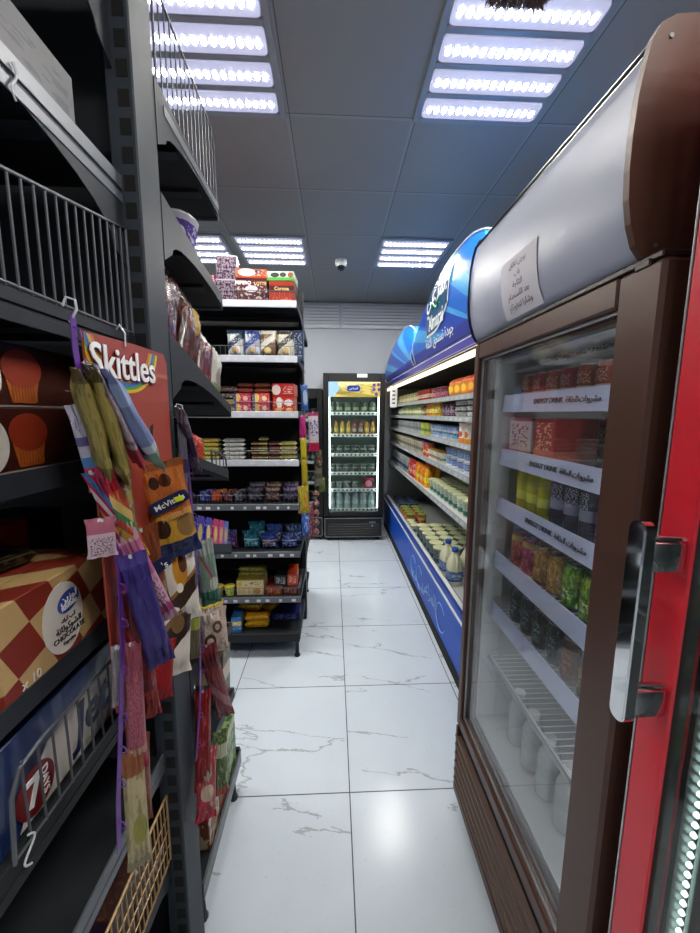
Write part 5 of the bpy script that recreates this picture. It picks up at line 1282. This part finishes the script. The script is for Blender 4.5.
wc = pack('white_choc_bag', 'c6c2b8', bands=[(.22, .50, '33201a', -.45), (.44, .50, '8a5a2c', -.45)], dots=[(.55, .72, .17, .24, 'c27a24'), (.62, .80, .10, .14, '5a2c1c'), (.5, .48, .08, .06, 'd8d4c8')], scrib=[(.16, .24, 8, '3a2c6c', .0, .3)], rough=.35, wrinkle=.25)
hang('biscuit_bag', (174, 546, -.350), (183, 622, -.340), .088, .024, wc, 305, 'upper white bag with a chocolate swirl below the orange biscuit bag', 'biscuit bag', 20)
hang('biscuit_bag', (174, 598, -.354), (172, 676, -.346), .088, .024, pack('white_choc_bag_b', 'c2beb2', bands=[(.36, .80, '2c1e18', -.5), (.70, .80, '6c5a40', -.5)], dots=[(.55, .66, .16, .12, '6a5a30')], scrib=[(.2, .28, 8, '3a2c6c', .0, .3)], rough=.35, wrinkle=.25), 318, 'lower white bag with a dark chocolate swirl', 'biscuit bag', 21)
# bags on the aisle corner strip
hang('sweet_bag', (179, 408, -.358), (197, 472, -.352), .045, .016, pack('grey_purple_film', '554a60', bands=[(.3, .6, '2a1c38'), (.8, 1, '8a8090')], speck=(8, '8c809c', .6), rough=.28, wrinkle=.4), 235, 'grey and purple bag at the top of the aisle corner strip', 'sweet bag', 22)
hang('sweet_bag', (182, 424, -.362), (184, 494, -.361), .022, .010, pack('slate_film', '6c6878', bands=[(.3, .5, '3c3450')], rough=.28, wrinkle=.4), 300, 'dull grey bag against the aisle corner strip', 'sweet bag', 23)
hang('snack_bag', (203, 541, -.358), (212, 604, -.350), .056, .03, pack('green_white_film', '7c9488', bands=[(.0, .25, '2c6a5c'), (.55, .62, 'b02c30', .8), (.8, 1, '9aa4a0')], dots=[(.7, .35, .22, .1, 'b0b8a8')], rough=.28, wrinkle=.4), 300, 'green and white wedge-shaped bag on the aisle corner strip', 'snack bag', 24, lean=.2)
hang('snack_bag', (212, 608, -.356), (216, 652, -.345), .08, .03, pack('cream_pretzel_film', 'b5a898', dots=[(.35, .3, .2, .16, '3c2a20'), (.35, .3, .11, .08, 'b5a898'), (.62, .6, .16, .14, '5c4030'), (.62, .6, .08, .07, 'b5a898')], speck=(9, '8c7080', .62), rough=.3, wrinkle=.4), 290, 'cream bag with pretzel pictures on the aisle corner strip', 'snack bag', 25)
hang('snack_bag', (194, 600, -.364), (195, 658, -.363), .03, .014, pack('olive_film', '5c5440', bands=[(.5, .7, '8a9440')], rough=.3, wrinkle=.4), 300, 'olive and white bag left of the pretzel bag', 'snack bag', 26)
crim = pack('crimson_film', '8c1828', bands=[(.3, .45, 'b8707c', .4), (.75, .9, '6a1020')], speck=(8, 'b04858', .64), rough=.22, wrinkle=.6)
hang('sweet_bag', (206, 645, -.358), (226, 716, -.345), .055, .022, crim, 285, 'upper crimson bag on the aisle corner strip', 'sweet bag', 27)
hang('sweet_bag', (203, 690, -.360), (203, 790, -.355), .045, .022, pack('crimson_film_b', '7c1420', speck=(7, 'a84450', .6), rough=.22, wrinkle=.6), 300, 'middle crimson bag on the aisle corner strip', 'sweet bag', 28)
hang('sweet_bag', (207, 748, -.352), (206, 820, -.345), .055, .026, pack('red_cream_film', '9c3a34', dots=[(.5, .4, .3, .12, 'b8a890'), (.5, .7, .2, .14, '8c8c70')], bands=[(.0, .1, 'a82420')], speck=(7, 'c0a890', .6), rough=.28, wrinkle=.5), 300, 'lowest red and cream bag on the aisle corner strip', 'sweet bag', 29)
hang('snack_bag', (220, 730, -.352), (222, 794, -.346), .045, .02, pack('green_red_film', '50603a', bands=[(.0, .12, 'a02a24'), (.6, .8, 'b4b49c')], speck=(8, '9ca878', .56), rough=.3, wrinkle=.4), 295, 'green and red bag beside the lowest red bag', 'snack bag', 30)

# ---- goods on the near side of the nearest unit
def face_x(name, x, y0, y1, z0, z1, d, m, label, cat, texts=(), group=None, disc=()):
    """carton whose printed long side faces the aisle (+x)"""
    w, h = y1-y0, z1-z0
    o = carton(name, w, d, h, m)
    for (cx, cz, rx, rz, mm, nm) in disc: MB().disc((cx, -d/2-.0002, cz), (1, 0, 0), (0, 0, 1), rx, rz, .0008, 30).build(nm, mm, o, link=False)
    for (s, cx, cz, sz, mm) in texts: MB().text(s, (cx, -d/2-.0014, cz), (1, 0, 0), (0, 0, 1), sz, bold=.01, th=.0003).build('lettering', mm, o, link=False)
    # rz=+90: local -y -> +x, local x -> +y
    return put(o, (x-d/2, (y0+y1)/2, z0+.001), PI/2, label, group, cat)
choc = pack('check_cake_box', 'a88a5c', bands=[], rough=.4)
def check_mat():
    t = NT('chequered_cake_card'); v, x, y, z = t.coords('Object')
    # diagonal chequers of cream and chocolate red
    a = t.math('ADD', t.math('MULTIPLY', x, 17), t.math('MULTIPLY', z, 8)); b = t.math('SUBTRACT', t.math('MULTIPLY', z, 17), t.math('MULTIPLY', x, 5)); 
    a2 = t.math('ADD', a, t.math('MULTIPLY', y, 11))
    q = t.math('MODULO', t.math('ADD', t.math('FLOOR', a2), t.math('FLOOR', b)), 2)
    c = t.mix(t.math('GREATER_THAN', t.math('ABSOLUTE', q), .5), lin('b89a68'), lin('7c2c1e'))
    t.L(c, t.b.inputs['Base Color']); t.b.inputs['Roughness'].default_value = .4; return t.m
chk = check_mat(); oval = mat('white_oval', 'd4d0c8', .45)
w_ = .2255
o = carton('cake_box', w_, .135, .141, chk)
MB().disc((.000, -.0677, .070), (1, 0, 0), (0, 0, 1), .043, .056, .0008, 34).build('badge', oval, o, link=False)
MB().disc((0.012, -.0688, .092), (1, 0, .1), (0, 0, 1), .024, .017, .0006, 24).build('badge_logo', K['inkblue'], o, link=False)
m = MB(); m.text(arab('لوزين'), (0.012, -.0696, .098), (1, 0, .08), (0, 0, 1), .017); m.text('fusions', (0.012, -.0696, .086), (1, 0, .08), (0, 0, 1), .0125, bold=.01); m.build('lettering', K['whiteink'], o, link=False)
m = MB(); m.text(arab('كب كيك'), (0.008, -.0688, .066), (1, 0, 0), (0, 0, 1), .009); m.text(arab('الشوكولاتة'), (0.008, -.0688, .053), (1, 0, 0), (0, 0, 1), .014); m.text('CHOCOLATE', (0.008, -.0688, .040), (1, 0, 0), (0, 0, 1), .0115); m.text('Cupcakes', (0.006, -.0688, .029), (1, 0, 0), (0, 0, 1), .007)
m.build('lettering', K['ink'], o, link=False)
MB().text('x 10', (-.070, -.0682, .018), (1, 0, 0), (0, 0, 1), .019).build('lettering', oval, o, link=False)
m = MB(); m.box(-w_/2+.01, .0, .1292, w_/2-.01, .06, .1302); m.build('box_flap', chk, o, link=False)
put(o, (-.382-.0675, .432+w_/2-.1, 1.176), PI/2, 'cream and chocolate chequered cupcake box with white oval label, in the lower left', None, 'cake box') if False else put(o, (-.420-.0675, .452+w_/2, 1.141), PI/2, 'cream and chocolate chequered cupcake box with white oval label, in the lower left', None, 'cake box')
dk = pack('dark_foil_pack', '1c1a14', bands=[(.6, .7, '4a4a2c')], speck=(6, '3a3820', .6), rough=.2, wrinkle=.4)
b = bar('cake_pack', .12, .07, .03, dk); put(b, (-.53, .56, 1.284), 1.3, 'dark foil cake pack lying on top of the chequered box', None, 'cake pack')
# muffin cartons
muf = pack('muffin_box', '3c1414', bands=[(.0, .04, '9a8c88')], rough=.35)
def muffin_box(z0, z1, label, y0=.42, y1=.79, dim=1):
    o = carton('cake_box', y1-y0, .12, z1-z0, muf); d = .06; h = z1-z0
    MB().disc((-.100, -d-.0002, h*.46), (1, 0, 0), (0, 0, 1), .036, h*.44, .0008, 30).build('badge', oval, o, link=False)
    MB().disc((-.10, -d-.001, h*.52), (1, 0, 0), (0, 0, 1), .020, h*.24, .0006, 30).build('badge_logo', K['inkblue'], o, link=False)
    # muffin picture: fluted case and domed top
    m = MB(); m.prism([(-.050, h*.08), (-.006, h*.08), (.004, h*.55), (-.060, h*.55)], 'y', -d-.0012, -d-.0002); m.build('muffin_case_picture', mat('muffin_case', 'a8541c', .5), o, link=False)
    m = MB(); m.disc((-.028, -d-.0013, h*.62), (1, 0, 0), (0, 0, 1), .036, h*.30, .0006, 24); m.build('muffin_top_picture', mat('muffin_top', '8a2c12', .5), o, link=False)
    m = MB()
    for k in range(9): m.box(-.049+k*.0055, -d-.0018, h*.1, -.0475+k*.0055, -d-.0012, h*.5)
    m.build('case_flutes', mat('case_flute', '8a4418', .5), o, link=False)
    m = MB(); m.text('XX', (.10, -d-.001, h*.45), (1, 0, 0), (0, 0, 1), .014); m.box(.06, -d-.001, h*.32, .14, -d-.0004, h*.34); m.build('band_print', mat('cream_print', '7c7060', .5), o, link=False)
    put(o, (-.46-d, (y0+y1)/2+.012, z0+.001), PI/2, label, None, 'cake box')
muffin_box(1.438, 1.532, 'lower dark cake carton with muffin picture, left of the red board')
muffin_box(1.532, 1.624, 'upper dark cake carton stacked on the muffin carton, in shade')
# white and red croissant carton standing behind the chequered box
sevn = mat('dark_red_disc', '7a1a20', .4)
def seven(o, cx, cz, r, d, th='7'):
    MB().disc((cx, -d-.0003, cz), (1, 0, 0), (0, 0, 1), r, r, .0008, 28).build('round_logo', sevn, o, link=False)
    m = MB(); m.text('7', (cx-r*.15, -d-.0014, cz), (1, 0, 0), (0, 0, 1), r*1.7, bold=.02); m.text('DAYS', (cx+r*.45, -d-.0014, cz), (0, 0, -1), (1, 0, 0), r*.5); m.build('lettering', K['whiteink'], o, link=False)
o = carton('croissant_box', .36, .10, .19, pack('white_red_box', 'b8b2b0', bands=[], dots=[(.62, .5, .14, 3, '8c1c22'), (.9, .5, .15, 3, '241c1e')], rough=.4))
seven(o, .02, .075, .034, .05)
m = MB(); m.text('mini', (-.09, -.0507, .09), (1, 0, 0), (0, 0, 1), .05); m.build('lettering', sevn, o, link=False)
put(o, (-.618, .61, 1.142), PI/2, 'white and red croissant carton in shade behind the chequered box', None, 'croissant box')
# blue and white croissant packs behind the lower fence
blupk = pack('blue_white_pack', '232a86', bands=[], dots=[], rough=.3, coat=.4)
def days_pack(y0, y1, x, label, w=.11, h=.148, z0=.9395):
    W = y1-y0; o = carton('croissant_pack', W, w, h, pack('blue_white_carton', '1e2468', dots=[(.55, .2, .42, .55, 'a4a29c')], rough=.3, coat=.3)); d = w/2
    m = MB(); m.prism([(-W/2+.03, .004), (W/2-.03, .004), (W/2-.03, h*.95), (W/2-.10, h*.95), (W/2-.13, h*.70), (-W/2+.09, h*.62)], 'y', -d-.0006, -d-.0001); m.build('white_panel', oval, o, link=False)
    seven(o, -W/2+.062, .042, .036, d+.0006)
    m = MB(); m.text('Jet 7', (.045, -d-.001, .06), (1, 0, 0), (0, 0, 1), .088, bold=.02, shear=.2); m.build('lettering', K['inkblue3'], o, link=False)
    put(o, (x-d, (y0+y1)/2, z0), PI/2, label, None, 'croissant pack')
K['inkblue3'] = mat('navy_letter', '1a2050', .4)
days_pack(.435, .80, -.436, 'blue and white croissant carton with a round red logo behind the lower wire fence')
film = pack('shiny_blue_white_film', '8a9aa8', bands=[(.0, .2, '22306e')], dots=[(.25, .5, .12, .4, '7a1a20')], scrib=[(.3, .8, 6, '22264a', .4, .95)], rough=.12, wrinkle=.6, coat=.5)
b = bar('croissant_roll', .20, .075, .04, film)
for i, (x, y, z, a, l) in enumerate(((-.485, .50, 1.090, 1.45, 'shiny blue and white wrapped croissant lying on the carton, nearest the camera'), (-.50, .68, 1.090, 1.5, 'shiny wrapped croissant further back on the blue and white carton'), (-.61, .50, .94, 1.5, 'wrapped croissant on the shelf behind the blue and white carton'), (-.61, .50, .983, 1.6, 'wrapped croissant stacked behind the blue and white carton'))):
    put(b, (x, y, z), a, l, None, 'wrapped croissant')
# s-shaped hooks on the shelf edge
for i, (px, py, l) in enumerate(((28, 835, 'white s-shaped hook on the shelf edge under the blue and white carton'), (12, 62, 'small grey hook under the highest visible near shelf'))):
    q = at(px, py, x=XN+.006); P = []
    for k in range(15):
        a = k/14; P.append((q.x, q.y+.010*math.sin(a*2*PI)*(1 if i == 0 else .5), q.z-.045*a))
    tag(MB().tube(P, .0016, 6).build('shelf_hook', K['clear']), l, 'hook')
# chocolate boxes behind the brass coloured fence
cb = pack('brown_purple_box', '3a2018', bands=[(.55, .9, '2a1838')], scrib=[(.6, .85, 9, 'a89880')], speck=(20, '5a3828', .58), rough=.4)
o = carton('chocolate_box', .15, .11, .085, cb); MB().text('AME', (.03, -.0555, .062), (1, 0, 0), (0, 0, 1), .026, bold=.02).build('lettering', oval, o, link=False)
for i, (y, z, l) in enumerate(((.60, .399, 'brown and purple chocolate box behind the brass fence, nearest'), (.76, .399, 'brown and purple chocolate box behind the brass fence, beside the post'), (.455, .399, 'brown chocolate box behind the brass fence at the front edge'), (.68, .486, 'brown chocolate box stacked on the others below the dark shelf'))):
    put(o, (-.425-.055, y, z), PI/2, l, None, 'chocolate box')
# goods high up
o = face_x('carton_box', -.44, .42, .74, 1.978, 2.085, .12, pack('grey_blue_carton', '34363e', scrib=[(.2, .8, 6, '1c1e2c', .35, .95)], dots=[(.12, .5, .12, .3, '2a3470')], rough=.5), 'grey carton with dark print on the top left shelf', 'box')
def tilt(y, yb, zb, yf, zf):
    return zb+(zf-zb)*(y-yb)/(yf-yb)+.002, math.atan2(zb-zf, yf-yb)
F3 = (.925, 1.70, 1.43, 1.545); F4 = (.925, 1.43, 1.36, 1.315); F5 = (.925, 1.19, 1.36, 1.035); F6 = (.925, .84, 1.33, .735); F7 = (.925, .52, 1.32, .47); F2 = (.925, 2.00, 1.372, 1.915)
# ---- goods on the far side of the nearest unit
o = MB(); 
bk = cup('sweet_tub', .044, .052, .12, pack('purple_tub_print', '3c2a86', bands=[(.0, .12, 'b8b8c4'), (.85, 1, 'b0b0bc')], dots=[(.1, .5, .1, .2, 'c8c0d8')]), mat('pale_tub_lid', 'a4a8b0', .4))
put(bk, (-.445, 1.17, tilt(1.17, *F2)[0]), 0, 'purple tub with pale rim on the aisle side shelf of the nearest unit', None, 'sweet tub', rot=(0, tilt(1.17, *F2)[1], PI/2))
mar = pack('maroon_large_bag', '400d13', bands=[(.93, 1, '8a6a50'), (.7, .8, '3a0c12')], speck=(5, '5c141c', .56), rough=.2, wrinkle=.6, coat=.3)
def stand(name, y, z, x, w, h, d, m, label, lean=0, az=0, seed=1, cat='sweet bag', F=F3):
    z, a = tilt(y, *F); pr = pouch(name, w, h, d, m, seed); return put(pr, (x, y, z), 0, label, None, cat, rot=(0, a, PI/2))
stand('chocolate_bag', 1.03, 1.675, -.455, .13, .26, .06, mar, 'large maroon bag on the tilted aisle shelf, next to the post', 0, PI/2, 71)
stand('chocolate_bag', 1.165, 1.637, -.445, .12, .25, .06, pack('maroon_gold_bag', '480e14', bands=[(.93, 1, '7a6a50')], dots=[(.55, .75, .2, .18, 'a8741c')], speck=(5, '6c1c24', .58), rough=.2, wrinkle=.6, coat=.3), 'maroon bag with gold patch in the middle of the tilted aisle shelf', 0, PI/2, 72)
stand('chocolate_bag', 1.30, 1.60, -.445, .11, .21, .05, pack('maroon_white_bag', '501018', bands=[(.85, 1, 'b4b0a8')], speck=(6, '8a6a68', .64), rough=.2, wrinkle=.6, coat=.3), 'maroon and white bag at the front of the tilted aisle shelf', 0, PI/2, 73)
stand('white_bag', 1.385, 1.583, -.43, .07, .20, .035, pack('white_green_bag', 'b8b8b0', bands=[(.2, .35, '6a7a48')], dots=[(.5, .5, .3, .2, '8a8478')], rough=.3, wrinkle=.5), 'white bag peeking out at the front end of the tilted aisle shelf', 0, PI/2, 74, 'snack bag')
stand('sweet_bag', 1.20, 1.345, -.44, .09, .10, .04, pack('orange_yellow_bag', 'b84c24', bands=[(.0, .2, 'c8b02c')], speck=(7, 'd88a5c', .58), wrinkle=.4), 'orange bag with yellow base on the short aisle shelf', 0, PI/2, 75, F=F4)
for i, (y, base, c2, nm) in enumerate(((1.07, '2c3f9a', 'a0a8c8', 'blue'), (1.14, '283c94', 'a8b0d0', 'second blue'), (1.21, 'b8246c', 'd8a0c0', 'magenta'), (1.27, 'c02c74', 'e0a8c8', 'second magenta'), (1.325, '3a5ab0', 'c8a0b0', 'blue and pink'))):
    pr = carton('sweet_box', .055, .14, .085, pack('sweet_f5_%d' % i, base, dots=[(.5, .45, .3, .3, 'd0b060')], speck=(12, c2, .6), rough=.3), lip=.004)
    put(pr, (-.392-.07, y, tilt(y, *F5)[0]), 0, nm+' sweet box in the row on the low tilted aisle shelf', None, 'sweet box', rot=(0, tilt(y, *F5)[1], PI/2))
for i, (y, z, h, base, c2, nm) in enumerate(((1.23, .745, .11, 'b8a468', '8a5a34', 'cream and yellow'), (1.12, .775, .12, '7c7488', 'b0a8b8', 'grey and lilac'))):
    pr = carton('biscuit_box', .10, .09, h, pack('bis_f6_%d' % i, base, bands=[(.85, 1, 'c8b02c')], speck=(6, c2, .55), rough=.4))
    put(pr, (-.445, y, tilt(y, *F6)[0]), 0, nm+' biscuit box on the aisle shelf behind the pretzel bag', None, 'biscuit box', rot=(0, tilt(y, *F6)[1], PI/2))
for i, (y, z, h, base, c2, nm) in enumerate(((1.285, .485, .19, '4a4038', 'b4a890', 'upper brown'),)):
    pr = carton('biscuit_box', .09, .10, h, pack('bis_f7_%d' % i, base, bands=[(.4, .7, c2)], speck=(6, '6a7a48', .58), rough=.4))
    put(pr, (-.445, y-.01, tilt(y, *F7)[0]+.004), 0, 'brown and cream biscuit box behind the crimson bags', None, 'biscuit box', rot=(0, tilt(y, *F7)[1], PI/2))
for i, (y, base, c2, nm) in enumerate(((1.29, '8c9a60', '3c5a2c', 'green leafy'), (1.18, '7a6a58', 'a83a30', 'brown and red'), (1.07, '6a2a2c', 'b09a80', 'dark red'))):
    pr = carton('snack_box', .10, .10, .20, pack('snk_b_%d' % i, base, bands=[(.8, .95, 'a8a88c')], speck=(5, c2, .5), rough=.4), lip=.01)
    put(pr, (-.44, y, .161), PI/2, nm+' snack box standing on the aisle side base deck', None, 'snack box')

# ---- bags hanging on the end of the facing unit
def hang2(name, px, py0, py1, y, x, w, d, m, az, label, cat, seed):
    top = at(px, py0, y=y); bot = at(px+1, py1, y=y); top.x += 0
    h = (top-bot).length; o = pouch_mb(w, h, d, seed).build(name, m); tag(o, label, cat); OFF[o.name] = Vector()
    mt = frame_rot(top-bot, (math.cos(R(az)), math.sin(R(az)), 0)); mt.translation = bot
    MB().lathe([(.006, -.0015), (.006, .0015)], (0, 0, h-.004), 8, axis='y').build('hanging_eye', K['clear'], o)
    o.matrix_world = mt; return o
def F(nm, base, **k): return pack(nm, base, rough=.28, wrinkle=.4, **k)
t = thing('hanging_strip', 'dark hanging strip with small sweet packs on the end of the facing unit', 'hanging strip', (-.165, 2.40, 1.8))
m = MB(); m.box(-.190, 2.39, .95, -.187, 2.41, 1.78); m.tube([(-.199, 2.40, 1.76), (-.18, 2.40, 1.80), (-.17, 2.40, 1.77)], .002, 5); m.build('ribbon', K['blackm'], t)
for a in (
    ('sweet_bag', 304, 385, 410, 2.38, 0, .05, .02, F('h_blue', '3a66b4', dots=[(.5, .5, .3, .3, 'a8b8d0')]), -60, 'small blue bag at the top of the strip on the facing unit end', 'sweet bag', 80),
    ('sweet_bag', 302, 415, 440, 2.30, 0, .045, .02, F('h_mag', 'a0245c'), -70, 'magenta bag beside the white and red bag, facing unit end', 'sweet bag', 81),
    ('snack_bag', 313, 412, 451, 2.36, 0, .075, .03, F('h_wr', 'b8b0b4', bands=[(.0, .22, 'b82418'), (.9, 1, '8a2038')], scrib=[(.4, .8, 8, '5a3c84')]), -65, 'white bag with red base hanging at the facing unit end', 'snack bag', 82),
    ('sweet_bag', 303, 438, 460, 2.28, 0, .04, .02, F('h_y1', 'b8a418'), -75, 'upper yellow bag hanging at the facing unit end', 'sweet bag', 83),
    ('sweet_bag', 304, 460, 486, 2.27, 0, .04, .018, F('h_y2', 'a09018'), -75, 'middle yellow bag hanging at the facing unit end', 'sweet bag', 84),
    ('sweet_bag', 303, 486, 513, 2.25, 0, .07, .022, F('h_y3', 'a8a02c', speck=(6, 'c06a2c', .56)), -80, 'lowest yellow bag with red and white spots, facing unit end', 'sweet bag', 85),
    ('sweet_bag', 318, 450, 468, 2.40, 0, .05, .022, F('h_br', '4a2a24', speck=(8, 'b8a890', .6)), -60, 'brown bag under the white and red bag', 'sweet bag', 86),
    ('sweet_bag', 318, 460, 486, 2.42, 0, .06, .025, F('h_gr', '7a7468', bands=[(.3, .5, '50483c')]), -60, 'grey-beige bag near the end of the facing unit', 'sweet bag', 87),
    ('sweet_bag', 321, 478, 492, 2.46, 0, .06, .02, F('h_gn', '5c7430'), -60, 'little green bag at the edge of the hanging packs', 'sweet bag', 88),
    ('sweet_bag', 305, 513, 535, 2.26, 0, .05, .02, F('h_bl2', '2c5a9c', speck=(6, '9ab4d0', .56)), -80, 'blue bag below the yellow ones at the facing unit end', 'sweet bag', 89),
    ('sweet_bag', 310, 505, 538, 2.34, 0, .05, .022, F('h_r2', '7c1c28', speck=(9, 'b8a0a0', .58)), -60, 'dark red bag at the bottom of the facing unit strip', 'sweet bag', 90)):
    hang2(*a)
rb = F('h_redball', '6a1820', speck=(12, 'c8a8a8', .57))
t = thing('sweet_chain', 'chain of red wrapped sweets hanging by the end of the facing unit', 'hanging sweets', at(316, 494, y=2.44))
P5 = [at(316, 494+i*9.5, y=2.44) for i in range(5)]
MB().tube([Vector((-.199, 2.44, P5[0].z+.16)), P5[0]+Vector((-.005, 0, .15)), P5[0], P5[-1]], .0015, 5).build('string', K['clear'], t)
for q in P5: MB().lathe([(.001, -.022), (.014, -.018), (.024, 0), (.014, .018), (.003, .024)], q, 10).build('sweet', rb, t)
# ------------------------------------------------------------------ world and colour management
w = bpy.data.worlds.new('world'); S.world = w; w.use_nodes = True
w.node_tree.nodes['Background'].inputs[0].default_value = (.5, .55, .6, 1); w.node_tree.nodes['Background'].inputs[1].default_value = .0
S.view_settings.view_transform = 'Standard'; S.view_settings.look = 'None'; S.view_settings.gamma = 1; S.view_settings.use_curve_mapping = False
S.view_settings.exposure = 2.32
S.cycles.use_denoising = True
S.cycles.max_bounces = 8; S.cycles.transparent_max_bounces = 12; S.cycles.sample_clamp_indirect = 6.0
S.cycles.caustics_reflective = False; S.cycles.caustics_refractive = False
for h in (o for o in list(S.objects) if 'category' in o and o.get('kind') == 'structure'): del h['category']
